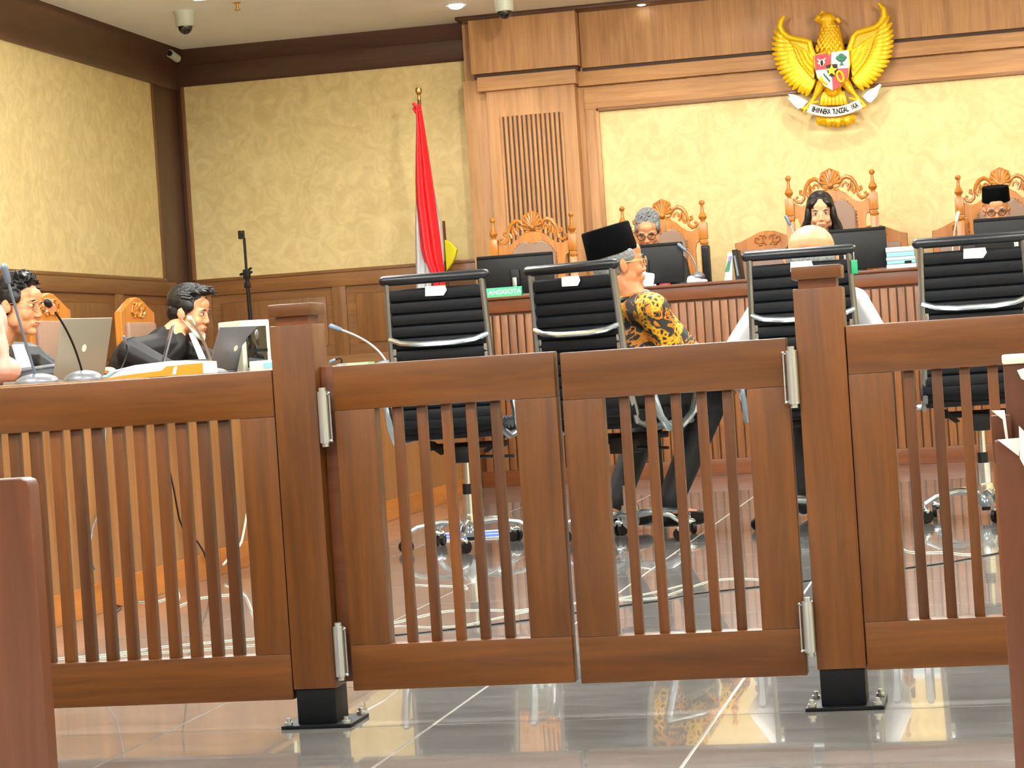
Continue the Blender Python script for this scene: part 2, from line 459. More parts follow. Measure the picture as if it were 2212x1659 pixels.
# back wall, left bay
wb = struct(MB().box(XL, -3.4, YB, YB + .1, 0, CEIL).build('wall_back', M['wainsX']))
MB().box(-5.555, -3.475, YB - .006, YB, 1.48, 2.873).build('wallpaper_panel', M['paper'], wb)
mb = MB(); mb.prism([(YB, 2.873), (YB - .02, 2.873), (YB - .035, 2.90), (YB - .035, 3.02), (YB - .09, 3.08), (YB - .10, CEIL), (YB, CEIL)], XL, -3.37, 'YZ')
mb.build('crown_moulding', M['crownX'], wb)
MB().box(XL + .01, -5.555, YB - .012, YB, 0, 2.88, .002).build('corner_board', M['crownZ'], wb)
MB().box(-5.58, -5.555, YB - .024, YB - .01, 1.48, 2.873, .003).build('frame_strip', M['wainsZ'], wb)
MB().box(-3.475, -3.445, YB - .02, YB, 1.48, 2.873, .003).build('frame_strip', M['wainsZ'], wb)
MB().box(-5.56, -3.44, YB - .03, YB, 1.458, 1.482, .005).build('ledge', M['wainsX'], wb)
MB().box(-5.56, -3.4, YB - .02, YB, 1.36, 1.458, .003).build('top_rail', M['wainsX'], wb)
MB().box(-5.56, -3.4, YB - .02, YB, 0, .87, .003).build('base_board', M['wainsX'], wb)
for x in (-5.5, -4.5, -3.46):
    MB().box(x - .05, x + .05, YB - .02, YB, .87, 1.36, .003).build('stile', M['wainsZ'], wb)
for x in (-5.45, -4.45):
    MB().box(x + .07, x + .85 + (.0 if x < -5 else .04), YB - .014, YB, .95, 1.30, .008).build('raised_panel', M['wainsZ'], wb)

# pilaster with fluting
pil = struct(MB().box(-3.45, -2.62, YJ, YB + .1, 0, CEIL).build('trim_1', M['wallZ']))
MB().box(-3.372, -2.625, YP, YJ, 2.735, CEIL, .003).build('upper_block', M['wallZ'], pil)
MB().box(-3.45, -3.29, YP + .07, YJ, 0, 2.70, .002).build('side_return', M['wallZ'], pil)
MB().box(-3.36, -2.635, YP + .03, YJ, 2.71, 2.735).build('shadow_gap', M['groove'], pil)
MB().box(-3.335, -2.645, YP - .005, YJ, 2.612, 2.71, .006).build('capital', M['wallX'], pil)
mb = MB().box(-3.284, -2.665, YP + .03, YJ, 0, 2.612)
mb.build('shaft', M['wallZ'], pil)
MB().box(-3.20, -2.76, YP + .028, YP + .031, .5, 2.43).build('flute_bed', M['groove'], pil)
for k in range(14):
    x = -3.19 + k * .0325
    MB().tube([(x, YP + .028, .5), (x, YP + .028, 2.43)], .0115, 8).build('reed', M['wallZ'], pil)

# judge wall
wj = struct(MB().box(-2.62, XR, YJ, YJ + .25, 0, CEIL).build('wall_judge', M['wallZ']))
MB().box(-2.62, XR, YJ - .03, YJ, 2.725, CEIL, .003).build('frieze_board', M['wallZ'], wj)
MB().box(-2.62, XR, YJ - .012, YJ, 2.70, 2.725).build('shadow_gap', M['groove'], wj)
MB().box(-2.65, XR, YJ - .045, YJ, 2.60, 2.70, .006).build('cornice_band', M['wallX'], wj)
MB().box(-2.62, XR, YJ - .02, YJ, 2.44, 2.588, .003).build('lower_frieze', M['wallX'], wj)
MB().box(-2.62, -2.545, YJ - .02, YJ, 0, 2.44, .003).build('stile', M['wallZ'], wj)
MB().box(-2.545, XR, YJ - .03, YJ, 2.418, 2.444, .005).build('frame_strip', M['wainsX'], wj)
MB().box(-2.552, -2.522, YJ - .03, YJ, 1.3, 2.44, .005).build('frame_strip', M['wallZ'], wj)
MB().box(-2.522, XR, YJ - .006, YJ, 1.1, 2.418).build('wallpaper_panel', M['paper'], wj)
# crown above the judge wall
struct(MB().box(-3.45, XR, YP - .06, YJ, CEIL - .025, CEIL, .004).build('trim_2', M['crownX']))
# judges' platform
struct(MB().box(-3.2, XR, 13.9, YJ, 0, .40, .004).build('platform', M['wainsX']))

# ceiling: added unseen fill luminaires, then downlights, cameras and sprinkler
for k, (x, y) in enumerate(FILL_LAMPS):
    t = thing('added_fill_light', 'added white rectangular fill luminaire hung out of view below the ceiling', 'light', (x, y, CEIL), group='added fill luminaires')
    t['label'] = 'added unseen white rectangular fill luminaire, ' + ('left', 'middle', 'right')[k % 3] + ' one of the ' + ('row nearest the rear wall', 'row over the near pews', 'row beyond the fence', 'row over the office chairs', 'row before the judges bench')[k // 3]
    MB().box(-.62, .62, -.32, .32, -.20, -.15, .004).build('frame', M['whitep'], t)
    MB().box(-.60, .60, -.30, .30, -.215, -.199, .004).build('diffuser', M['fill_glow'], t)
    for sx in (-.5, .5): MB().cyl((sx, 0, -.15), (sx, 0, 0), .004, n=8).build('suspension_rod', M['steel'], t)
dl = at(985, 10, z=CEIL); d2 = at(1385, 3, z=CEIL)
for p, lb in ((dl, 'bright round downlight in the ceiling left of the pilaster top'), (d2, 'bright round downlight at the top edge right of the pilaster')):
    t = thing('downlight', lb, 'light', (p.x, p.y, CEIL))
    MB().lathe([(.075, -.006), (.075, 0), (.05, 0), (.05, -.006)], n=24).build('trim_ring', M['whitep'], t)
    MB().ell((0, 0, -.008), (.05, .05, .022)).build('bulb', M['lamp'], t)
for px, py, lb in ((398, 24, 'white dome security camera with black globe on the ceiling near the corner'), (1088, -8, 'dome security camera with dark glossy globe on the ceiling above the pilaster')):
    p = at(px, py, z=CEIL)
    t = thing('security_camera', lb, 'camera', (p.x, p.y, CEIL))
    MB().lathe([(.06, -.10), (.062, -.03), (.07, -.01), (.07, 0)], n=24).build('housing', M['whitep'], t)
    MB().ell((0, 0, -.10), (.046, .046, .05), n=20).build('globe', M['glass'], t)
p = at(372, 117, Y=15.6)
t = thing('bullet_camera', 'small white bullet camera in the corner under the ceiling', 'camera', p)
MB().tube([(0, .1, -.02), (.0, -.05, .0)], .028, 16).build('body', M['whitep'], t)
MB().tube([(.0, -.048, .0), (.0, -.056, .0)], .02, 16).build('lens', M['glass'], t)
MB().tube([(-.02, .1, .0), (-.03, .1, .06), (-.06, .2, .10)], .012, 8).build('bracket', M['whitep'], t)
p = at(512, 5, z=CEIL)
t = thing('sprinkler', 'small brass fire sprinkler head on the ceiling', 'sprinkler', p)
MB().lathe([(.025, 0), (.02, -.008), (.009, -.01), (.009, -.04), (.02, -.045), (.02, -.05)], n=12).build('head', M['brass'], t)
pts = [at(x, y, Y=15.82) for x, y in ((368, 128), (369, 200), (366, 300), (371, 420), (377, 520), (383, 640), (386, 760))]
tag(MB().tube(pts, .006, 6).build('cable', M['whitep']), 'thin white cable running down the dark corner of the walls', 'cable')


# ------------------------------------------------------------------ national emblem on the judge wall
EC = at(1600 + 1100 / 5.53, 850 / 5.53, Y=15.70)
ES = .0031 / 5.53 * 1.01


def E(x, y, d=0):
    dx, dy = (x - 1100) * ES, (y - 850) * ES
    return Vector((dx * math.cos(RHO) - dy * math.sin(RHO), -d, -dx * math.sin(RHO) - dy * math.cos(RHO)))


em = thing('national_emblem', 'golden eagle coat of arms with shield and motto ribbon on the wall', 'emblem', (EC.x, 15.69, EC.z))
u = ES


def epr(mb, pts, d0, d1, bev=0):
    P = [E(x, y) for x, y in pts]
    mb.prism([(p.x, p.z) for p in P], -d1, -d0, 'XZ', bev)
    return mb


# body, neck, head and legs fused
mb = MB()
mb.cap(E(1090, 640, .045), E(1080, 440, .05), 165 * u, 135 * u); mb.cap(E(1080, 440, .05), E(1050, 300, .07), 130 * u, 84 * u)
mb.ell(E(1040, 250, .08), (108 * u, 66 * u, 70 * u)); mb.ell(E(960, 235, .08), (62 * u, 38 * u, 38 * u))
mb.cap(E(930, 250, .08), E(900, 262, .08), 30 * u, 12 * u); mb.cap(E(905, 262, .08), E(985, 300, .08), 12 * u, 20 * u)
for (x, y, r) in ((980, 165, 18), (1010, 190, 24), (1050, 205, 22), (1165, 260, 26), (1180, 280, 24), (960, 195, 16), (1110, 240, 34)): mb.ell(E(x, y, .075), (r * u, 16 * u, r * u))
mb.cap(E(1090, 620, .05), E(1110, 1090, .05), 160 * u, 100 * u)
mb.cap(E(980, 1010, .07), E(890, 1180, .07), 62 * u, 26 * u); mb.cap(E(890, 1180, .07), E(800, 1290, .08), 24 * u, 20 * u)
mb.cap(E(1250, 1000, .07), E(1360, 1140, .07), 62 * u, 28 * u); mb.cap(E(1360, 1140, .07), E(1480, 1270, .08), 26 * u, 20 * u)
for (x, y, x2, y2) in ((800, 1290, 770, 1340), (800, 1290, 830, 1330), (840, 1240, 940, 1225), (800, 1290, 750, 1300), (1480, 1270, 1510, 1290), (1480, 1270, 1440, 1290), (1440, 1230, 1310, 1190), (1480, 1270, 1470, 1310)):
    mb.cap(E(x, y, .08), E(x2, y2, .085), 20 * u, 13 * u)
for r_ in range(8):
    y = 350 + r_ * 38; hw0 = 92 + r_ * 9.5; n_ = 7
    for q in range(n_):
        a = (q + (.5 if r_ % 2 else 0)) / (n_ - 1) * 2 - 1
        if a > 1.08: continue
        x = 1072 + a * hw0; dd = .045 + math.sqrt(max(0, 1 - a * a)) * hw0 * u * .95 + .012
        mb.cap(E(x, y - 12, dd), E(x + a * 10, y + 22, dd + .004), 20 * u, 12 * u, 8)
blob('body', mb, M['gold2'], em, .0028, 1)
# wings : every large feather is a part
LT = [(540, 200), (415, 360), (400, 440), (390, 515), (390, 578), (395, 640), (412, 700), (430, 762), (450, 818), (478, 872), (520, 935), (548, 980), (585, 1022), (632, 1066), (700, 1100), (740, 1122), (795, 1148)]
LR = [(560, 470), (590, 480), (620, 510), (640, 545), (655, 580), (670, 620), (685, 660), (700, 700), (720, 740), (745, 780), (770, 810), (795, 840), (815, 865), (835, 890), (855, 915), (875, 930), (890, 950)]
RT_ = [(1635, 85), (1760, 230), (1795, 310), (1806, 395), (1815, 455), (1815, 520), (1812, 580), (1802, 640), (1790, 700), (1770, 762), (1740, 815), (1700, 872), (1668, 925), (1622, 975), (1575, 1015), (1535, 1062), (1468, 1092)]
RR = [(1640, 400), (1620, 430), (1600, 470), (1580, 510), (1570, 550), (1560, 590), (1545, 630), (1530, 670), (1510, 710), (1490, 750), (1465, 785), (1440, 815), (1420, 840), (1395, 870), (1375, 895), (1355, 915), (1340, 935)]
for T_, R_, sg in ((LT, LR, 1), (RT_, RR, -1)):
    for k in range(1, len(T_)):
        (tx, ty), (rx, ry) = T_[k], R_[k]
        mx, my = (tx + rx) / 2 + sg * -6, (ty + ry) / 2 + 34 * (1 - k / 20)
        pts = []; rr = []
        for q in range(8):
            s_ = q / 7; x = (1 - s_) ** 2 * rx + 2 * s_ * (1 - s_) * mx + s_ * s_ * tx; y = (1 - s_) ** 2 * ry + 2 * s_ * (1 - s_) * my + s_ * s_ * ty
            pts.append(E(x, y, .05 + .02 * math.sin(PI * s_))); rr.append((30, 34, 36, 37, 36, 33, 26, 12)[q] * u)
        MB().tube(pts, rr, 8, flat=((0, 1, 0), .55)).build('feather', M['gold'], em)
    # coverts and the leading ridge fused
    mb = MB()
    if sg == 1: ridge = [(540, 195), (500, 250), (485, 320), (520, 400), (590, 455), (680, 480), (770, 495), (835, 520), (850, 590), (870, 640), (905, 700)]
    else: ridge = [(1640, 85), (1700, 150), (1705, 240), (1660, 320), (1590, 370), (1500, 395), (1400, 420), (1350, 470), (1330, 540), (1310, 600), (1290, 660)]
    mb.tube([E(x, y, .075) for x, y in ridge], [14 * u, 34 * u, 42 * u] + [36 * u] * 8, 10)
    fillp = ridge[2:] + [(x, y) for x, y in reversed(R_[3:])]
    Pf = [E(x, y) for x, y in fillp]
    MB().prism([(p.x, p.z) for p in Pf], -.075, -.035, 'XZ').build('wing_plate', M['gold2'], em)
    cx, cy = ridge[-1]
    for rrow in range(3):
        for k in range(1, len(T_) - 1):
            (rx, ry) = R_[k]; f0 = .10 + .27 * rrow
            ax, ay = cx + (rx - cx) * f0, cy + (ry - cy) * f0; bx, by = cx + (rx - cx) * (f0 + .34), cy + (ry - cy) * (f0 + .34) + 12
            if sg == 1: ax -= 25
            else: ax += 25
            mb.cap(E(ax, ay, .085 - rrow * .008), E(bx, by, .078 - rrow * .008), 26 * u, 17 * u, 8)
    blob('wing_covert', mb, M['gold'], em, .003, 1)
# tail
mb = MB(); epr(mb, [(1010, 1060), (1200, 1060), (1290, 1255), (975, 1265)], .02, .06, .004); mb.build('tail', M['gold2'], em)
for k in range(8):
    x = 950 + k * 55; y0 = 1385; y1 = 1490 + 22 * math.sin(PI * k / 7) + (0 if k % 2 else 14)
    MB().tube([E(x, y0, .045), E(x, (y0 + y1) / 2, .055), E(x, y1 - 25, .05), E(x, y1, .045)], [38 * u, 40 * u, 30 * u, 8 * u], 8, flat=((0, 1, 0), .5)).build('tail_feather', M['gold2'], em)
for k in range(7):
    x = 1010 + k * 36
    MB().tube([E(x, 1110, .06), E(x + (k - 3) * 6, 1180, .07), E(x + (k - 3) * 12, 1260, .06)], [22 * u, 26 * u, 20 * u], 8, flat=((0, 1, 0), .5)).build('tail_feather', M['gold2'], em)
# shield
cxs, cys = 1100, 835
sh = epr(MB(), [(892, 672), (1100, 642), (1312, 627), (1318, 800), (1300, 955), (1208, 1068), (1112, 1110), (1005, 1048), (928, 945), (897, 800)], .10, .125, .004).build('shield', M['gold'], em)
epr(MB(), [(905, 683), (1098, 658), (1098, 850), (915, 862), (908, 800)], .120, .134).build('shield_field', M['shred'], sh)
epr(MB(), [(1098, 658), (1302, 638), (1306, 800), (1300, 845), (1098, 850)], .120, .133).build('shield_field', M['shwhite'], sh)
epr(MB(), [(915, 862), (1098, 850), (1118, 1100), (1010, 1040), (938, 940)], .120, .133).build('shield_field', M['shwhite'], sh)
epr(MB(), [(1098, 850), (1300, 845), (1290, 950), (1204, 1058), (1118, 1100)], .120, .134).build('shield_field', M['shred'], sh)
epr(MB(), [(1035, 810), (1090, 798), (1170, 795), (1175, 880), (1140, 930), (1105, 950), (1060, 900)], .130, .140).build('shield_centre', M['black'], sh)
st = []
for k in range(10):
    a = PI / 2 + k * PI / 5; r = (72 if k % 2 == 0 else 30)
    st.append((1105 + r * math.cos(a), 872 - r * math.sin(a)))
epr(MB(), st, .138, .150).build('star', M['gold'], sh)
mb = MB()
for (x, y, r) in ((1215, 705, 40), (1180, 725, 32), (1250, 722, 32), (1200, 745, 30), (1235, 748, 28)): mb.ell(E(x, y, .138), (r * u, 8 * u, r * .8 * u), n=10)
mb.build('tree', M['dkgreen'], sh)
epr(MB(), [(1212, 770), (1228, 770), (1245, 812), (1195, 812)], .132, .140).build('tree_trunk', M['dkgreen'], sh)
mb = MB(); mb.ell(E(988, 780, .138), (28 * u, 10 * u, 42 * u)); mb.cap(E(970, 760, .138), E(940, 735, .138), 14 * u, 6 * u); mb.cap(E(1005, 755, .138), E(1028, 725, .138), 14 * u, 6 * u); mb.ell(E(955, 780, .136), (16 * u, 8 * u, 14 * u)); mb.ell(E(1015, 775, .136), (14 * u, 8 * u, 14 * u))
mb.build('bull_head', M['shwhite'], sh)
MB().ell(E(990, 780, .146), (16 * u, 8 * u, 34 * u)).build('bull_face', M['black'], sh)
MB().tube([E(1205 + 36 * math.cos(a) - 14 * math.sin(a), 945 - 62 * math.sin(a) + 14 * math.cos(a) * 0, .142) for a in [2 * PI * k / 18 for k in range(18)]], 17 * u, 8, closed=True).build('chain', M['gold2'], sh)
MB().tube([E(970, 930, .138), E(990, 980, .142), E(1060, 1040, .138)], [10 * u, 18 * u, 8 * u], 8).build('rice_ear', M['gold'], sh)
MB().tube([E(1010, 905, .138), E(1045, 950, .14), E(1085, 1000, .138)], 9 * u, 8).build('cotton_sprig', M['dkgreen'], sh)
# ribbon
def arc(t): return 830 + 610 * t, 1300 + 300 * (t - t * t) - 40 * t - 5
up_, lo_ = [], []
for k in range(17):
    t_ = k / 16; x, y = arc(t_); x2, y2 = arc(t_ + .01); nx, ny = (y2 - y), -(x2 - x); L = math.hypot(nx, ny); nx /= L; ny /= L
    up_.append((x + nx * 54, y + ny * 54)); lo_.append((x - nx * 54, y - ny * 54))
mb = MB()
epr(mb, up_ + lo_[::-1], .095, .105)
rb = mb.build('ribbon', M['shwhite'], em)
for tail in ([(820, 1215), (740, 1170), (660, 1130), (575, 1125), (620, 1160), (570, 1180), (620, 1210), (640, 1250), (700, 1305), (760, 1290)], [(1450, 1175), (1530, 1100), (1600, 1075), (1660, 1025), (1680, 1045), (1640, 1110), (1630, 1170), (1560, 1245), (1520, 1240), (1500, 1210)]):
    epr(MB(), tail, .06, .08, .003).build('ribbon_tail', M['shwhite'], em)
motto = 'BHINNEKA TUNGGAL IKA'
mb = MB(); bmj = mb.bm
cc = bpy.data.curves.new('t', 'FONT')
for k, chh in enumerate(motto):
    if chh == ' ': continue
    t_ = .09 + .83 * k / (len(motto) - 1); x, y = arc(t_); x2, y2 = arc(t_ + .01)
    P0, P1 = E(x, y), E(x2, y2); ang = math.atan2(P1.z - P0.z, P1.x - P0.x)
    c = bpy.data.curves.new('t', 'FONT'); c.body = chh; c.size = .05; c.extrude = .002; c.align_x = 'CENTER'; c.align_y = 'CENTER'; c.offset = .0007
    o = bpy.data.objects.new('t', c); COL.objects.link(o); dg = bpy.context.evaluated_depsgraph_get(); dg.update()
    me = bpy.data.meshes.new_from_object(o.evaluated_get(dg)); bpy.data.objects.remove(o)
    me.transform(Matrix.Translation((P0.x, -.1085, P0.z)) @ Matrix.Rotation(-ang, 4, 'Y') @ FACE_CAM @ Matrix.Diagonal((.62, 1, 1, 1)))
    bmj.from_mesh(me); bpy.data.meshes.remove(me)
mb.build('motto_lettering', M['blackmetal'], rb)
MB().box(-.10, .10, -.02, .06, -.12, .14).build('wall_mount', M['blackmetal'], em)

# ------------------------------------------------------------------ flag
FX, FY = -3.68, 15.3
fg = thing('national_flag', 'red and white flag hanging furled on a pole left of the pilaster', 'flag', (FX, FY, 0))
MB().tube([(0, 0, .03), (0, 0, 2.56)], .012, 12).build('pole', M['capdark'], fg)
MB().lathe([(.004, 2.55), (.012, 2.56), (.01, 2.59), (.018, 2.60), (.024, 2.62), (.018, 2.64), (.004, 2.645)], n=14).build('finial', M['brass'], fg)
MB().lathe([(.16, 0), (.16, .02), (.05, .05), (.02, .08)], n=24).build('stand_base', M['blackmetal'], fg)


def sheet(prof, yoff, folds, depth, name, mat, parent, amp=.018, ph=0):
    """hanging cloth: prof = [(z, xl, xr)]"""
    mb = MB(); rows = []
    N = 26
    for (z, xl, xr) in prof:
        rows.append([(xl + (xr - xl) * k / N, yoff - depth * math.sin(PI * k / N) + amp * (min(1, (xr - xl) / .12)) * math.sin(folds * 2 * PI * k / N + ph + z), z) for k in range(N + 1)])
    V = [[mb.bm.verts.new(p) for p in r] for r in rows]
    V2 = [[mb.bm.verts.new((p[0], p[1] + .004, p[2])) for p in r] for r in rows]
    for i in range(len(rows) - 1):
        for k in range(N):
            mb.bm.faces.new((V[i][k], V[i][k + 1], V[i + 1][k + 1], V[i + 1][k])); mb.bm.faces.new((V2[i][k + 1], V2[i][k], V2[i + 1][k], V2[i + 1][k + 1]))
        for a in (0, N): mb.bm.faces.new((V[i][a], V[i + 1][a], V2[i + 1][a], V2[i][a]))
    for rr in (0, len(rows) - 1):
        for k in range(N): mb.bm.faces.new((V[rr][k], V[rr][k + 1], V2[rr][k + 1], V2[rr][k]))
    return mb.build(name, mat, parent, sharp=80)


sheet([(2.52, -.02, .015), (2.40, -.025, .028), (2.2, -.045, .045), (2.0, -.062, .06), (1.85, -.068, .07), (1.7, -.06, .08), (1.55, -.055, .088), (1.45, -.035, .092), (1.38, -.0, .1), (1.25, .02, .1)], -.03, 2, .03, 'red_stripe', M['flagred'], fg)
sheet([(2.0, -.055, .05), (1.9, -.07, .068), (1.7, -.09, .09), (1.5, -.1, .095), (1.35, -.11, .09), (1.15, -.12, .08), (.95, -.12, .06)], 0.0, 3, .02, 'white_stripe', M['white'], fg, ph=1)
mb = MB()
for (x, y, z) in ((-.03, -.03, 2.53), (-.01, -.04, 2.51), (-.02, -.04, 2.48), (-.035, -.02, 2.5)): mb.cap((x, y, z), (x + .02, y, z - .03), .012, .008)
mb.build('tie_knot', M['flagred'], fg)
t = thing('yellow_flag', 'bright yellow cloth corner peeking out behind the red and white flag', 'flag', (-3.6, 15.66, 0))
MB().tube([(-.05, 0, .03), (-.05, 0, 1.75)], .01, 10).build('pole', M['capdark'], t)
MB().lathe([(.14, 0), (.14, .02), (.03, .05)], c=(-.05, 0, 0), n=20).build('stand_base', M['blackmetal'], t)
MB().prism([(-.05, 1.62), (-.01, 1.6), (.035, 1.545), (.02, 1.5), (.0, 1.46), (-.05, 1.40)], -.02, .02, 'XZ', .004).build('cloth', M['yellow'], t)

# ------------------------------------------------------------------ judges' bench
bn = thing('judges_bench', 'long raised wooden judges bench with fluted front across the room', 'bench', (-1.0, 13.55, 0))
MB().box(-3.0, 2.2, 13.555, 13.60, .09, 1.04).build('front_panel', M['benchslat'], bn, True)
MB().box(-3.02, 2.2, 13.52, 13.60, 1.04, 1.118, .003).build('top_band', M['bench'], bn, True)
MB().box(-3.04, 2.2, 13.50, 14.20, 1.118, 1.136, .004).build('worktop', M['bench'], bn, True)
MB().box(-3.02, 2.2, 13.53, 13.60, 0, .095, .003).build('plinth', M['bench'], bn, True)
MB().box(-3.04, -2.98, 13.6, 14.15, 0, 1.118, .003).build('end_panel', M['bench'], bn, True)
sl = None
k = 0; x = -2.99
while x < 1.1:
    if sl is None:
        sl = MB().box(0, .040, -.018, .008, .095, 1.025, .003).build('slat', M['benchslat'], bn); s2 = sl
    else: s2 = sl.copy(); COL.objects.link(s2)
    s2.location = (x + 1.0, 0.0, 0); x += .0488

# monitors
mon = None
for xl, lb in ((-3.04, 'black monitor seen from behind in front of the empty carved chair'), (-2.245, 'black monitor seen from behind below the grey haired judge'),
               (-1.035, 'black monitor seen from behind beside the long haired judge'), (-.05, 'black monitor seen from behind at the right before the judge in a black cap')):
    loc = (xl + .238, 13.86, 1.136)
    if mon is None:
        mon = thing('monitor', lb, 'monitor', loc, group='monitors on the judges bench')
        MB().box(-.238, .238, -.012, .02, .02, .262, .008).build('screen_housing', M['black'], mon)
        MB().box(-.236, .236, -.014, .0, .24, .263, .006).build('top_bevel', M['blackmetal'], mon)
        MB().box(-.03, .03, -.035, -.01, .07, .17, .006).build('hinge_block', M['black'], mon)
        MB().box(-.014, .014, -.05, -.036, .0, .12, .004).build('stand_neck', M['alu'], mon)
        MB().lathe([(.10, 0), (.10, .006), (.03, .01)], c=(0, -.03, 0), n=24).build('stand_base', M['black'], mon)
    else: dup(mon, loc, 0, lb)

p = at(1127, 636, Y=13.56)
npl = thing('name_plate', 'green name plate reading HAKIM ANGGOTA on the bench edge', 'sign', (p.x - .17, 13.58, 1.137))
MB().prism([(-.03, 0), (.03, 0), (.004, .056), (-.004, .056)], -.17, .17, 'YZ').build('board', M['green'], npl)
text_mesh('lettering', 'HAKIM ANGGOTA', .04, M['paperw'], npl, Matrix.Translation((0, -.0185, .027)) @ Matrix.Rotation(math.radians(-25), 4, 'X') @ FACE_CAM, .001)

# documents on the bench
t = thing('document_stack', 'stack of white and blue folders on the bench beside the third monitor', 'documents', (-.475, 13.8, 1.136))
for k, (h, m) in enumerate(((.03, 'paperw'), (.022, 'lblue'), (.02, 'paperw'), (.028, 'lblue'), (.03, 'paperw'))):
    z = sum((.03, .022, .02, .028, .03)[:k])
    MB().box(-.085 + .003 * (k % 2), .085 - .002 * k, -.10, .12, z, z + h - .002, .002).build('folder', M[m], t)
MB().box(.02, .06, -.103, -.098, .03, .045).build('folder_label', M['blackmetal'], t)
p = at(1575, 600, Y=13.8)
t = thing('desk_calendar', 'small desk card with purple and green picture leaning beside a black binder', 'card', (p.x, 13.8, 1.136))
MB().prism([(-.03, 0), (.02, 0), (.035, .17), (.005, .175)], -.02, .0, 'XZ', .002).build('card', M['paperw'], t)
MB().prism([(-.022, .06), (.005, .06), (.018, .12), (.002, .12)], -.024, -.019, 'XZ').build('green_print', M['dkgreen'], t)
MB().prism([(-.0, .12), (.02, .12), (.026, .15), (.008, .15)], -.024, -.019, 'XZ').build('purple_print', plain('purple_print', srgb(140, 120, 170)), t)
t = thing('binder', 'black binder standing behind the desk card on the bench', 'binder', (p.x + .055, 13.84, 1.136))
MB().prism([(-.01, 0), (.028, 0), (.008, .185), (-.022, .185)], -.1, .1, 'XZ', .003).build('cover', M['black'], t)
MB().prism([(.0, .03), (.012, .03), (-.004, .15), (-.014, .15)], -.103, -.1, 'XZ').build('spine_label', M['grey'], t)
p = at(1520, 602, Y=13.9)
t = thing('speaker', 'slim black upright speaker behind the bench right of the grey haired judge', 'speaker', (p.x, 14.1, 1.136))
MB().box(-.022, .022, -.05, .05, 0, .24, .006).build('cabinet', M['black'], t)
MB().box(-.017, .017, -.054, -.049, .02, .22, .003).build('grille', M['blackmetal'], t)
p = at(1393, 622, Y=13.62)
t = thing('desk_lamp', 'small glowing white light box on the bench behind the witness', 'lamp', (p.x, 13.64, 1.136))
MB().box(-.045, .045, -.01, .02, .004, .085, .012, Matrix.Rotation(.2, 4, 'Y')).build('light_box', M['screenlit'], t)
MB().box(-.05, .05, -.02, .03, 0, .012, .003).build('stand', M['whitep'], t)
p = at(1500, 602, Y=13.7)
tag(blob('tissue', MB().ell((p.x, 13.7, 1.15), (.05, .04, .02)).ell((p.x - .02, 13.7, 1.165), (.025, .02, .02)).ell((p.x + .05, 13.7, 1.148), (.03, .02, .012)), M['white'], None, .004, 1), 'crumpled white tissue on the bench beside the second monitor', 'tissue')


# gooseneck microphones
def mic(label, base, tip, bend, group, head_m='micw', neck_m='steel', dome=(.07, .03), ring=False, r=.004, hr=.012, hl=.05, dm='grey'):
    """base, tip: world points; bend: control point offset"""
    base, tip = Vector(base), Vector(tip)
    t = thing('gooseneck_microphone', label, 'microphone', base, group=group)
    v = tip - base; c = v * .5 + Vector(bend)
    pts = [(2 * s_ * (1 - s_)) * c + s_ * s_ * v + Vector((0, 0, .01)) * (1 - s_) for s_ in [k / 14 for k in range(15)]]
    MB().ell((0, 0, .0), (dome[0], dome[0], dome[1]), n=20).build('base', M[dm], t)
    MB().tube(pts, r, 8).build('neck', M[neck_m], t)
    d = (pts[-1] - pts[-2]).normalized()
    MB().cap(pts[-1], pts[-1] + d * hl, hr * .8, hr).build('head', M[head_m], t)
    if ring: MB().cap(pts[-1] - d * .012, pts[-1] + d * .004, hr * 1.05).build('light_ring', M['redglow'], t)
    return t


G1 = 'gooseneck microphones on the judges bench'
mic('curved gooseneck microphone beside the grey haired judge', at(1507, 598, Y=13.8), at(1480, 540, Y=13.8), (.03, 0, .02), G1, r=.005, neck_m='alu', dome=(.045, .03))
b_ = at(1735, 560, Y=13.9); b_.z = 1.137
mic('black gooseneck microphone left of the long haired judge', b_, at(1706, 485, Y=13.9), (.02, 0, .02), G1, neck_m='steel')
b_ = at(2056, 560, Y=13.9); b_.z = 1.137
mic('white gooseneck microphone left of the judge in a black cap', b_, at(2066, 478, Y=13.9), (-.01, 0, .02), G1, head_m='whitep', neck_m='whitep')


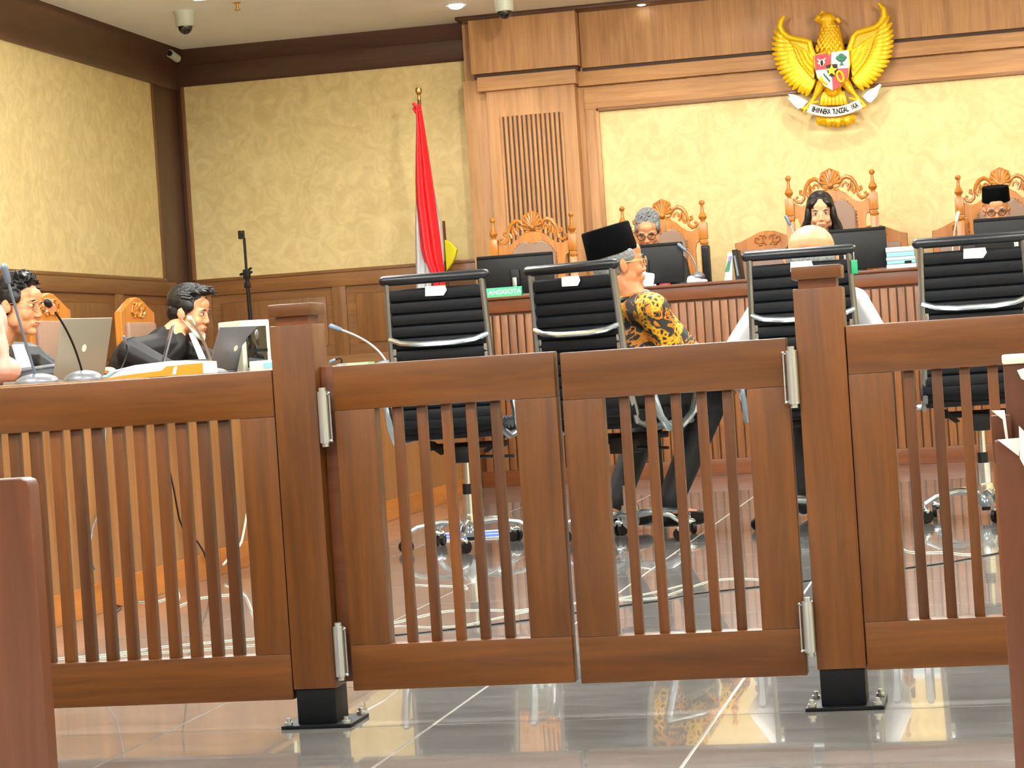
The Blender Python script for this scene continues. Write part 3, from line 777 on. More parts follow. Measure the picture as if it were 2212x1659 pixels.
# ------------------------------------------------------------------ carved judge chairs (face -Y)
def throne(label, loc, sc=1):
    t = thing('carved_armchair', label, 'chair', loc, group='carved high back chairs of the judges', sc=sc)
    W_ = M['throne']
    for sx in (-1, 1):
        x = .262 * sx
        mb = MB().box(x - .025, x + .025, .225, .275, .0, 1.0, .004); mb.box(x - .02, x + .02, .23, .27, 1.0, 1.04); mb.box(x - .028, x + .028, .222, .278, 1.04, 1.15, .006)
        mb.lathe([(.022, 1.0), (.03, 1.015), (.022, 1.03)], c=(x, .25, 0), n=14)
        mb.build('post', W_, t)
        MB().lathe([(.02, 1.148), (.012, 1.16), (.022, 1.172), (.028, 1.185), (.022, 1.2), (.013, 1.215), (.009, 1.25), (.010, 1.262), (.018, 1.27), (.019, 1.282), (.010, 1.294)], c=(x, .25, 0), n=14).build('finial', W_, t)
        MB().box(x - .025, x + .025, -.25, -.2, 0, .68, .004).build('leg', W_, t)
        MB().tube([(x, .24, .70), (x, .0, .72), (x, -.2, .70), (x, -.27, .67)], [.022, .024, .028, .03], 10).build('arm', W_, t)
    half = [(0, 1.185), (.05, 1.18), (.09, 1.16), (.125, 1.125), (.155, 1.10), (.19, 1.092), (.237, 1.118), (.237, 1.025), (.21, 1.022), (.205, .98), (.205, .42)]
    poly = half + [(-x, z) for x, z in reversed(half[1:])]
    MB().prism(poly, .24, .27, 'XZ', .004).build('back_frame', W_, t)
    ph = [(0, 1.095), (.025, 1.112), (.06, 1.122), (.10, 1.105), (.13, 1.065), (.15, 1.035), (.15, .50)]
    pad = ph + [(-x, z) for x, z in reversed(ph[1:])]
    MB().prism(pad, .215, .25, 'XZ', .010).build('back_pad', M['taupe'], t)
    mb = MB(); cl = pad
    for i in range(len(cl)):
        a, b = cl[i], cl[(i + 1) % len(cl)]; L = math.hypot(a[0] - b[0], a[1] - b[1]); n = max(1, int(L / .02))
        for q in range(n):
            f = q / n; mb.ell(((a[0] + (b[0] - a[0]) * f) * 1.03, .236, (a[1] + (b[1] - a[1]) * f) + .004), (.005, .004, .005), n=6)
    o = mb.build('nail_trim', M['brass'], t); o['kind'] = 'stuff'
    # shell
    mb = MB()
    for k in range(9):
        a = math.radians(-78 + 19.5 * k); L = .088 - .012 * abs(k - 4) / 4
        p1 = (math.sin(a) * L * .72, .243, 1.215 + math.cos(a) * L)
        mb.cap((math.sin(a) * .012, .236, 1.218), p1, .006, .0125, 8)
    mb.ell((0, .238, 1.212), (.02, .014, .016))
    mb.build('shell', W_, t)
    mb = MB(); mb.tube([(-.05, .255, 1.205), (-.066, .255, 1.235), (-.05, .255, 1.29), (0, .255, 1.315), (.05, .255, 1.29), (.066, .255, 1.235), (.05, .255, 1.205), (0, .255, 1.195)], .009, 8, closed=True)
    mb.build('shell_rim', W_, t)
    for sx in (-1, 1):
        mb = MB()
        def T(pts, r): mb.tube([(sx * x, .255, z) for x, z in pts], r, 8)
        T([(.062, 1.225), (.075, 1.25), (.10, 1.262), (.13, 1.25), (.152, 1.22), (.165, 1.18), (.178, 1.168), (.192, 1.176), (.19, 1.192), (.178, 1.19)], [.007, .012, .015, .015, .013, .010, .009, .010, .010, .008])
        T([(.165, 1.175), (.17, 1.14), (.19, 1.12), (.215, 1.125), (.226, 1.142), (.216, 1.155), (.205, 1.148)], [.008, .011, .012, .011, .010, .009, .009])
        T([(.07, 1.195), (.078, 1.218), (.095, 1.225), (.108, 1.212), (.10, 1.197)], [.009, .009, .009, .009, .010])
        T([(.105, 1.17), (.12, 1.20), (.128, 1.225), (.135, 1.20), (.132, 1.165)], [.009, .010, .008, .009, .010])
        T([(.14, 1.15), (.15, 1.17), (.16, 1.19)], [.01, .009, .006])
        T([(.02, 1.19), (.045, 1.182), (.06, 1.165), (.045, 1.155), (.03, 1.165)], .009)
        T([(.0, 1.16), (.03, 1.15), (.06, 1.14), (.09, 1.145)], [.006, .008, .009, .005])
        mb.build('scrollwork', W_, t)
    MB().box(-.25, .25, -.24, .24, .38, .43, .006).build('seat_rail', W_, t)
    MB().box(-.235, .235, -.23, .22, .43, .50, .025).build('seat_cushion', M['taupe'], t)
    return t


th = throne('empty carved golden teak armchair with shell crest, leftmost behind the bench', (-2.875, 14.62, .40), 1.0)
dup(th, (-2.03, 14.72, .415), 0, 'carved teak armchair with shell crest behind the grey haired judge')
dup(th, (-.935, 14.72, .50), 0, 'tallest carved armchair with shell crest behind the long haired judge', sc=1.02)
dup(th, (.13, 14.72, .445), 0, 'carved armchair with shell crest behind the judge in a black cap, at right edge')
struct(MB().box(-1.28, -.6, 14.25, 15.2, .401, .5, .004).build('platform_step', M['wainsX']))
struct(MB().box(-2.36, -1.7, 14.3, 15.2, .401, .415, .002).build('platform_mat', M['wainsX']))
struct(MB().box(-.2, .46, 14.3, 15.2, .401, .445, .002).build('platform_mat', M['wainsX']))


# plainer carved side chairs (face -Y)
def sidechair(label, loc, rz, group, wd=.44, sc=1):
    t = thing('carved_side_chair', label, 'chair', loc, rz, group, sc)
    h = wd / 2; W_ = M['throne']
    half = [(0, 1.105), (.05, 1.10), (.10, 1.078), (.15, 1.05), (.19, 1.04), (h, 1.036), (h, .45)]
    MB().prism(half + [(-x, z) for x, z in reversed(half[1:])], .2, .235, 'XZ', .005).build('back_board', W_, t)
    MB().box(-.175, .175, .175, .205, .52, .985, .014).build('back_pad', M['taupe'], t)
    mb = MB()
    for sx in (-1, 1):
        mb.tube([(sx * .01, .197, 1.01), (sx * .03, .197, 1.03), (sx * .035, .197, 1.06), (sx * .02, .197, 1.075), (sx * .01, .197, 1.06), (sx * .018, .197, 1.048)], .006, 6)
        mb.tube([(sx * .03, .197, 1.03), (sx * .06, .197, 1.02), (sx * .085, .197, 1.035), (sx * .08, .197, 1.06), (sx * .06, .197, 1.06), (sx * .06, .197, 1.045)], .006, 6)
        mb.ell((sx * .05, .197, 1.012), (.014, .006, .008)); mb.ell((sx * .045, .197, 1.075), (.014, .006, .006))
    mb.build('carving', W_, t)
    for sx in (-1, 1):
        MB().box(sx * (h - .02) - .02, sx * (h - .02) + .02, .2, .235, 0, .46, .003).build('leg', W_, t)
        MB().box(sx * (h - .02) - .02, sx * (h - .02) + .02, -.22, -.18, 0, .44, .003).build('leg', W_, t)
    MB().box(-h, h, -.23, .2, .40, .44, .004).build('seat_frame', W_, t)
    MB().box(-h + .01, h - .01, -.22, .19, .44, .49, .02).build('seat_cushion', M['taupe'], t)
    return t


G2 = 'plain carved chairs against the judge wall'
sc1 = sidechair('lower carved chair with taupe pad left of the tallest armchair', (-1.405, 15.3, .40), 0, G2)
dup(sc1, (-.705, 15.3, .385), 0, 'lower carved chair mostly hidden behind the third monitor')
dup(sc1, (-.105, 15.3, .385), 0, 'lower carved chair mostly hidden behind the right armchair')
G3 = 'carved chairs behind the left counsel table'
dup(sc1, (-4.0, 10.02, 0), PI / 2, 'carved chair with taupe pad between the two men at the left table', G3, 1.09)
dup(sc1, (-4.05, 11.27, 0), PI / 2, 'carved chair with gilded crest just behind the young man in a robe', G3, 1.09)
dup(sc1, (-4.28, 8.60, 0), PI / 2, 'carved chair hidden behind the man with glasses', G3, .95)

# ------------------------------------------------------------------ left counsel table
tb = thing('counsel_table', 'long wooden counsel table running along the left side', 'table', (-3.3, 9.6, 0))
MB().box(-2.985, -2.96, 6.3, 12.9, .095, .755).build('front_panel', M['table'], tb, True)
MB().box(-3.62, -2.94, 6.28, 12.92, .755, .778, .004).build('table_top', M['table'], tb, True)
for k in range(6):
    MB().box(-2.975, -2.952, 6.3 + 1.1 * k + .003, 6.3 + 1.1 * (k + 1) - .003, 0, .10, .003).build('plinth_board', M['plinth'], tb, True)
MB().box(-3.6, -2.97, 6.3, 6.33, 0, .755).build('end_panel', M['table'], tb, True)
MB().box(-3.6, -2.97, 12.87, 12.9, 0, .755).build('end_panel', M['table'], tb, True)

TT = .778
# microphones on the counsel table
G4 = 'gooseneck microphones on the counsel table'
mic('grey gooseneck microphone crossing the face of the man with glasses', (at(80, 826, X=-3.1).x, at(80, 826, X=-3.1).y, TT + .003), at(17, 607, X=-3.1), (.0, -.02, .03), G4, head_m='micw', neck_m='micw', dome=(.075, .032), r=.005, hr=.013)
mic('black gooseneck microphone with a glowing red ring', (-3.1, at(180, 812, X=-3.1).y, TT + .003), at(110, 663, X=-3.1), (.0, .06, .03), G4, head_m='black', neck_m='black', ring=True, dome=(.07, .036), hr=.014, hl=.03)
mic('silver gooseneck microphone before the young man in a robe', (-3.1, at(460, 795, X=-3.1).y, TT + .003), at(418, 700, X=-3.1), (0, .05, .02), G4, head_m='whitep', neck_m='steel', dome=(.06, .02), r=.006)
p0 = at(833, 775, Y=11.3); p1 = at(735, 712, Y=11.3)
mic('long silver gooseneck microphone leaning over the left gate', (p0.x, 11.3, TT + .003), p1, (.06, 0, .02), G4, head_m='micw', neck_m='steel', dome=(.05, .015), r=.006, hr=.015)
p0 = at(737, 781, Y=10.4); p1 = at(722, 773, Y=10.4)
mic('short bent microphone tip beside the left post', (p0.x, 10.4, TT + .003), (p1.x + .0, 10.4, TT + .03), (.03, 0, .03), G4, head_m='micw', neck_m='black', dome=(.03, .01), r=.004, hr=.01, hl=.02)
p0 = at(252, 818, X=-3.3); p1 = at(272, 742, X=-3.3)
mic('thin dark wire neck microphone beside the orange bag', (-3.3, p0.y, TT + .002), p1, (0, .1, .02), G4, head_m='micw', neck_m='blackmetal', dome=(.03, .01), r=.003, hr=.007, hl=.03)


# laptops
def laptop(label, loc, rz, lid, w=.32, d=.22, mat='silver'):
    t = thing('laptop', label, 'laptop', loc, rz, 'laptops on the counsel table')
    MB().box(-w / 2, w / 2, -d / 2, d / 2, 0, .016, .004).build('base', M[mat], t)
    MB().box(-w / 2 + .02, w / 2 - .02, -d / 2 + .08, d / 2 - .01, .0155, .0175).build('keyboard', M['black'], t)
    m4 = Matrix.Translation((0, -d / 2, .016)) @ Matrix.Rotation(math.radians(lid), 4, 'X')
    L = MB().box(-w / 2, w / 2, -.004, .004, 0, d, .003, m4).build('lid', M[mat], t)
    MB().box(-w / 2 + .01, w / 2 - .01, .0035, .0055, .01, d - .01, 0, m4).build('screen', M['glass'], L)
    MB().lathe([(.014, 0), (.014, .001)], n=14, m4=m4 @ Matrix.Translation((0, -.0045, d / 2)) @ Matrix.Rotation(PI / 2, 4, 'X')).build('lid_mark', M['whitep'], L)
    return t


# local -Y side (lid) points to +X : rz = 90deg
p = at(138, 822, X=-3.25); laptop('silver laptop open before the man with glasses', (-3.36, p.y + .17, TT), math.radians(78), 14)
p = at(333, 800, X=-3.3); laptop('dark grey laptop seen nearly edge on beside the orange bag', (-3.38, p.y + .0, TT), math.radians(112), 18, .24, .2, 'grey')
p = at(482, 796, X=-3.25); laptop('light grey laptop under the young man in a robe', (-3.33, p.y + .06, TT), math.radians(72), 24, .30, .2, 'grey')
# tower
p = at(512, 797, X=-3.2)
t = thing('computer_case', 'white computer case with dark glass front on the counsel table', 'computer', (-3.2, p.y + .13, TT), math.radians(52))
MB().box(-.075, .075, -.09, .09, 0, .225, .006).build('case', M['whitep'], t)
MB().box(-.052, .052, -.097, -.089, .018, .198, .003).build('glass_front', M['glass'], t)
MB().box(-.052, .052, -.099, -.096, .085, .098).build('glass_divider', M['black'], t)
MB().ell((0, -.099, .16), (.012, .003, .022)).build('front_badge', M['alu'], t)
p = at(570, 800, X=-3.1)
t = thing('tissue_box', 'white and pale blue tissue box at the right end beside the post', 'box', (-3.1, p.y, TT), .3)
MB().box(-.06, .06, -.08, .08, 0, .045, .004).build('carton', M['paperw'], t)
MB().box(.0, .045, -.082, -.079, .01, .035).build('print', M['lblue'], t)
# bag of papers
p0, p1 = at(222, 824, Y=7.9), at(452, 806, Y=7.9)
t = thing('document_bag', 'orange and white plastic bag of papers lying on the counsel table', 'bag', ((p0.x + p1.x) / 2, 7.9, TT), .0)
L2 = (p1.x - p0.x) / 2
bag = MB()
bag.prism([(-L2, 0), (L2, 0), (L2 - .002, .042), (.08, .052), (-.05, .046), (-L2 * .6, .034), (-L2, .006)], -.07, .1, 'XZ', .006)
bag.build('bag', M['paperw'], t)
MB().prism([(-L2 + .0, -.0), (L2 + .001, 0), (L2 + .001, .038), (.07, .034), (.05, .02), (-.1, .012), (-L2 * .8, .004)], -.074, -.068, 'XZ').build('orange_print', M['orange'], t)
MB().prism([(.09, .004), (.104, .004), (.112, .032), (.1, .032)], -.076, -.073, 'XZ').build('white_mark', M['paperw'], t)
MB().prism([(-L2 * .9, .008), (-L2 * .75, .010), (-L2 * .6, .028), (-L2 * .7, .026)], -.076, -.069, 'XZ').build('blue_print', M['lblue'], t)
p = at(770, 786, Y=11.0)
t = thing('green_folder', 'pale green folder lying on the far end of the counsel table', 'folder', (p.x, 11.0, TT), .1)
MB().box(-.075, .075, -.1, .1, 0, .014, .003).build('cover', plain('pale_green_card', srgb(140, 190, 130), .5), t)
# small flag sticking beside
# white bent frame behind the chairs
p = at(296, 722, X=-4.6); q = at(289, 658, X=-4.6)
t = thing('white_frame', 'thin white angled frame leaning behind the far carved chair', 'frame', (-4.6, p.y, 0))
MB().box(-.008, .008, -.012, .012, 0, q.z, .003).build('upright', M['whitep'], t)
MB().prism([(0, q.z - .02), (.12, q.z - .035), (.12, q.z - .06), (0, q.z)], -.008, .008, 'YZ').build('top_arm', M['whitep'], t)
MB().box(-.1, .1, -.05, .05, 0, .012, .003).build('foot', M['whitep'], t)

# phone tripod
p = at(545, 690, Y=14.3)
t = thing('phone_tripod', 'thin black tripod pole with an empty phone clamp by the back wall', 'tripod', (p.x, 14.3, 0))
T0 = at(523, 508, Y=14.3); T1 = at(533, 592, Y=14.3)
MB().tube([(T1.x - p.x, 0, T1.z), (T0.x - p.x + .012, 0, T0.z - .02)], .009, 10).build('upper_pole', M['black'], t)
MB().tube([(0, 0, .35), (T1.x - p.x, 0, T1.z)], [.016, .012], 10).build('pole', M['black'], t)
mb = MB(); z = T1.z; x = T1.x - p.x
mb.box(x - .02, x + .02, -.02, .02, z - .03, z + .03, .004); mb.cap((x - .04, 0, z), (x + .03, 0, z + .01), .01); mb.cap((x + .02, 0, z + .03), (x + .03, 0, z + .035), .008); mb.box(x - .018, x + .018, -.018, .018, z - .09, z - .055, .004)
mb.build('collar', M['black'], t)
mb = MB(); x = T0.x - p.x; z = T0.z
mb.box(x - .022, x - .004, -.02, .02, z - .025, z + .03, .004); mb.box(x + .004, x + .016, -.01, .01, z - .03, z + .03, .003); mb.box(x - .01, x + .01, -.006, .006, z - .006, z + .006)
mb.build('phone_clamp', M['black'], t)
for k in range(3):
    a = k * 2 * PI / 3; MB().tube([(0, 0, .4), (math.cos(a) * .32, math.sin(a) * .32, .01)], .009, 8).build('leg', M['black'], t)


# ------------------------------------------------------------------ office chairs (face +Y, we see the back)
def office_chair(label, loc, rz):
    t = thing('office_chair', label, 'chair', loc, rz, 'black ribbed office chairs inside the fence')
    yb = lambda z: -.245 - (z - .5) * .10          # back leans toward the viewer
    hw = lambda z: .212 - (z - .5) * .030
    for sx in (-1, 1):
        mb = MB(); pts = [(sx * (hw(.46) + .005), .16, .47), (sx * (hw(.46) + .005), -.12, .455), (sx * hw(.48), -.22, .485), (sx * hw(.6), yb(.6), .6), (sx * hw(.8), yb(.8), .8), (sx * hw(1.09), yb(1.09), 1.09)]
        mb.tube(pts, [.016] * 6, 8, flat=((1, 0, 0), .8)); mb.build('side_rail', M['alu'], t)
        MB().box(sx * hw(.85) - .008 - sx * .014, sx * hw(.85) + .008 - sx * .014, yb(.78) - .012, yb(.78) + .02, .77, .86, .003).build('bracket', M['chrome'], t)
        # loop armrest
        x = sx * .265
        lp = [(x, yb(.66) + .03, .68), (x, .02, .69), (x, .13, .67), (x, .155, .60), (x, .10, .50), (x, .0, .445), (x, -.08, .445), (x, -.14, .50), (x, -.19, .60)]
        A = MB(); A.tube(lp, .012, 8, flat=((1, 0, 0), 1.5), closed=True); A = A.build('armrest', M['chrome'], t)
        MB().tube([(x, yb(.66) + .05, .694), (x, .02, .702), (x, .12, .686)], .014, 8, flat=((0, 0, 1), .6)).build('arm_pad', M['black'], A)
        MB().cyl((sx * .225, -.03, .46), (sx * .265, -.03, .452), .01, n=10).build('arm_bolt', M['chrome'], t)
    # ribbed upholstery, back and seat
    mb = MB(); n = 11
    for k in range(n):
        z = .56 + k * .0475; w_ = hw(z) - .006
        mb.tube([(-w_, yb(z) + .006, z), (-w_ * .5, yb(z), z), (0, yb(z) - .004, z), (w_ * .5, yb(z), z), (w_, yb(z) + .006, z)], .0265, 8, flat=((0, 1, 0), .62))
    mb.build('backrest', M['leather'], t)
    mb = MB()
    for k in range(8):
        y = -.2 + k * .058; z = .505 + .0 * k - (.02 if k == 7 else 0)
        mb.tube([(-.225, y, z), (0, y, z - .008), (.225, y, z)], .031, 8, flat=((0, 0, 1), .8))
    mb.tube([(-.22, -.235, .535), (0, -.245, .53), (.22, -.235, .535)], .03, 8, flat=((0, 1, 0), .7))
    mb.box(-.21, .21, -.2, .2, .455, .49, .008)
    mb.build('seat', M['leather'], t)
    z = 1.098
    MB().cap((-hw(z) - .012, yb(z), z), (hw(z) + .012, yb(z), z), .021, .021, 12).build('headroll', M['rolls'], t)
    zz = .845
    MB().tube([(-hw(zz), yb(zz) - .01, zz + .02), (-.15, yb(zz) - .026, zz + .002), (-.07, yb(zz) - .034, zz - .006), (.07, yb(zz) - .034, zz - .006), (.15, yb(zz) - .026, zz + .002), (hw(zz), yb(zz) - .01, zz + .02)], .012, 10).build('cross_bar', M['chrome'], t)
    MB().prism([(-.045, -.018), (.03, -.02), (.045, .0), (.04, .02), (-.042, .02)], -.001, .0, 'XZ', 0, Matrix.Translation((.01, yb(1.045) - .0235, 1.045)) @ Matrix.Rotation(.1, 4, 'X')).build('sticker', M['paperw'], t)
    # mechanism, lift, base
    mb = MB().box(-.17, .17, -.02, .06, .405, .43, .004); mb.box(-.035, .035, -.07, .08, .35, .42, .008); mb.prism([(-.19, .455), (-.13, .44), (-.08, .39), (-.10, .385)], -.02, .02, 'XZ'); mb.prism([(.19, .455), (.13, .44), (.08, .39), (.10, .385)], -.02, .02, 'XZ')
    mb.cap((.06, .0, .37), (.2, .0, .365), .006); mb.build('mechanism', M['black'], t)
    MB().cyl((0, 0, .25), (0, 0, .36), .014, n=14).build('gas_lift', M['chrome'], t)
    MB().cyl((0, 0, .215), (0, 0, .262), .021, n=14).build('lift_sleeve', M['black'], t)
    MB().cyl((0, 0, .13), (0, 0, .22), .026, n=16).build('column', M['chrome'], t)
    mb = MB().lathe([(.02, .045), (.032, .06), (.04, .10), (.034, .14)], n=18)
    for k in range(5):
        a = math.radians(-90 + 72 * k + 8); c, s_ = math.cos(a), math.sin(a)
        mb.tube([(c * .02, s_ * .02, .10), (c * .12, s_ * .12, .112), (c * .22, s_ * .22, .10), (c * .27, s_ * .27, .075)], [.02, .015, .013, .012], 8, flat=((0, 0, 1), .75))
    mb.build('star_base', M['chrome'], t)
    MB().cyl((0, 0, .03), (0, 0, .05), .018, n=12).build('base_plug', M['black'], t)
    for k in range(5):
        a = math.radians(-90 + 72 * k + 8); c, s_ = math.cos(a), math.sin(a); P = Vector((c * .27, s_ * .27, 0)); b2 = a + .9 + k
        ax = Vector((math.cos(b2), math.sin(b2), 0))
        mb = MB().cyl(P + ax * .006 + Vector((0, 0, .026)), P + ax * .022 + Vector((0, 0, .026)), .026, n=16); mb.cyl(P - ax * .022 + Vector((0, 0, .026)), P - ax * .006 + Vector((0, 0, .026)), .026, n=16)
        W_ = mb.build('caster', M['black'], t)
        MB().cap(P + ax * .012 + Vector((0, 0, .048)), P - ax * .012 + Vector((0, 0, .048)), .014).cyl(P + Vector((0, 0, .03)), P + Vector((0, 0, .085)), .006, n=8).build('caster_hood', M['chrome'], W_)
    return t


def yawr(deg): return -math.radians(deg)


oc = office_chair('leftmost black ribbed office chair, empty, behind the left gate leaf', (-2.118, 9.2, 0), yawr(2))
dup(oc, (-1.455, 9.2, 0), yawr(25), 'black ribbed office chair the man in batik sits on')
oc3 = dup(oc, (-.712, 9.45, 0), yawr(0), 'black ribbed office chair the bald man in white sits on')
dup(oc, (-.055, 9.42, 0), yawr(-2), 'rightmost black ribbed office chair, empty, behind the right fence')
MB().box(.203, .227, -.325, -.32, 1.0, 1.055, .002).build('green_tag', M['green'], oc3)
MB().tube([(.215, -.315, 1.10), (.215, -.3225, 1.05)], .0015, 6).build('tag_string', M['whitep'], oc3)


# ------------------------------------------------------------------ people
def rotm(yaw=0, pitch=0, roll=0):
    """head turned by yaw (to its left), tipped down by pitch, tilted by roll"""
    return Euler((-math.radians(pitch), math.radians(roll), math.radians(yaw)), 'XYZ').to_matrix()


def head_into(mb, m4, ears=True, fem=False):
    def e(c, r, rx=0, ry=0, rz=0): mb.ell(c, r, Euler((rx, ry, rz)).to_matrix() if (rx or ry or rz) else None, 14, m4)
    def c(a, b, r0, r1): mb.cap(m4 @ Vector(a), m4 @ Vector(b), r0, r1)
    e((0, -.012, .045), (.074, .094, .082)); e((0, .03, -.01), (.062 if not fem else .059, .062, .085))
    e((0, .036, -.066), (.050 if not fem else .042, .05, .044)); e((0, .072, -.094), (.022, .019, .017))
    for s_ in (-1, 1):
        e((s_ * .036, .060, -.03), (.024, .024, .026)); e((s_ * .05, .02, -.055), (.016, .03, .03))
        e((s_ * .026, .078, .024), (.026, .014, .010), 0, s_ * .15, 0)
        e((s_ * .012, .098, -.034), (.008, .009, .007))
        if ears:
            e((s_ * .078, -.008, -.006), (.007, .020, .032), .15, 0, s_ * .45); e((s_ * .073, .004, -.012), (.008, .010, .02))
        e((s_ * .031, .074, .006), (.018, .012, .010))
    e((0, .075, .05), (.045, .018, .03))
    c((0, .084, .014), (0, .100, -.022), .008, .0095); e((0, .101, -.027), (.0105, .011, .009))
    e((0, .088, -.057), (.024, .012, .007)); e((0, .087, -.069), (.020, .012, .007)); e((0, .084, -.063), (.028, .008, .014))


def face_parts(m4, t, brow='hair', eyes='open', lips='lip'):
    mb = MB(); mb.ell((0, .0965, -.0585), (.020, .0045, .0034), None, 10, m4); mb.ell((0, .0935, -.0665), (.017, .0048, .0042), None, 10, m4); mb.build('lips', M[lips], t)
    for s_ in (-1, 1):
        if eyes == 'open':
            ey = MB().ell((s_ * .031, .0785, .006), (.0135, .011, .0085), None, 12, m4).build('eye', M['eyew'], t)
            MB().ell((s_ * .031, .0875, .0055), (.0055, .004, .006), None, 10, m4).build('iris', M['eyed'], ey)
        MB().tube([m4 @ Vector((s_ * .018, .0935, .0235)), m4 @ Vector((s_ * .032, .0915, .028)), m4 @ Vector((s_ * .048, .080, .022))], [.003, .0042, .002], 6).build('eyebrow', M[brow], t)
        MB().tube([m4 @ Vector((s_ * .019, .0855, .009)), m4 @ Vector((s_ * .031, .0905, .0125)), m4 @ Vector((s_ * .044, .081, .009))], [.0015, .0022, .0015], 6).build('eyelid', M['hair' if eyes == 'open' else 'eyed'], t)


def glasses(m4, t, mat='blackmetal', r=.023, th=.0022):
    g = None
    for s_ in (-1, 1):
        pts = [m4 @ Vector((s_ * .032 + r * 1.08 * math.cos(a), .103 - .006 * abs(math.cos(a)) * (1 if math.cos(a) * s_ > 0 else 0), .003 + r * .88 * math.sin(a))) for a in [2 * PI * k / 20 for k in range(20)]]
        mb = MB().tube(pts, th, 6, closed=True)
        mb.tube([m4 @ Vector((s_ * .056, .098, .008)), m4 @ Vector((s_ * .078, .07, .01)), m4 @ Vector((s_ * .081, .0, .006)), m4 @ Vector((s_ * .08, -.02, -.006))], th, 6)
        if s_ == 1: mb.tube([m4 @ Vector((-.01, .105, .006)), m4 @ Vector((0, .107, .009)), m4 @ Vector((.01, .105, .006))], th, 6)
        o = mb.build('glasses', M[mat], t)
        c = m4 @ Vector((s_ * .032, .1025, .003))
        MB().ell((s_ * .032, .1015, .003), (r * 1.0, .0012, r * .82), None, 14, m4).build('lens', M['lens'], o)


def hand_into(mb, wrist, d, n, k=1, curl=.5):
    """palm from wrist along d, palm normal n (palm side), five fingers; k=+1/-1 for handedness"""
    wrist, d, n = Vector(wrist), Vector(d).normalized(), Vector(n).normalized(); s_ = d.cross(n).normalized() * k
    pc = wrist + d * .045
    for q in (-.024, -.008, .008, .024): mb.cap(wrist + s_ * q * .7 + d * .01, wrist + d * .082 + s_ * q, .012, .0095, 8)
    for q, L in ((-.027, .062), (-.009, .072), (.009, .068), (.027, .052)):
        a = wrist + d * .085 + s_ * q; d1 = (d + n * curl * .5).normalized(); b = a + d1 * L * .52; d2 = (d + n * curl * 1.4).normalized()
        mb.cap(a, b, .0088, .008, 8); mb.cap(b, b + d2 * L * .48, .008, .0068, 8)
    a = wrist + d * .03 - s_ * .026; b = a + (d * .7 - s_ * .75 + n * .3).normalized() * .036
    mb.cap(a, b, .0115, .0095, 8); mb.cap(b, b + (d + n * .4 - s_ * .15).normalized() * .03, .0095, .0078, 8)


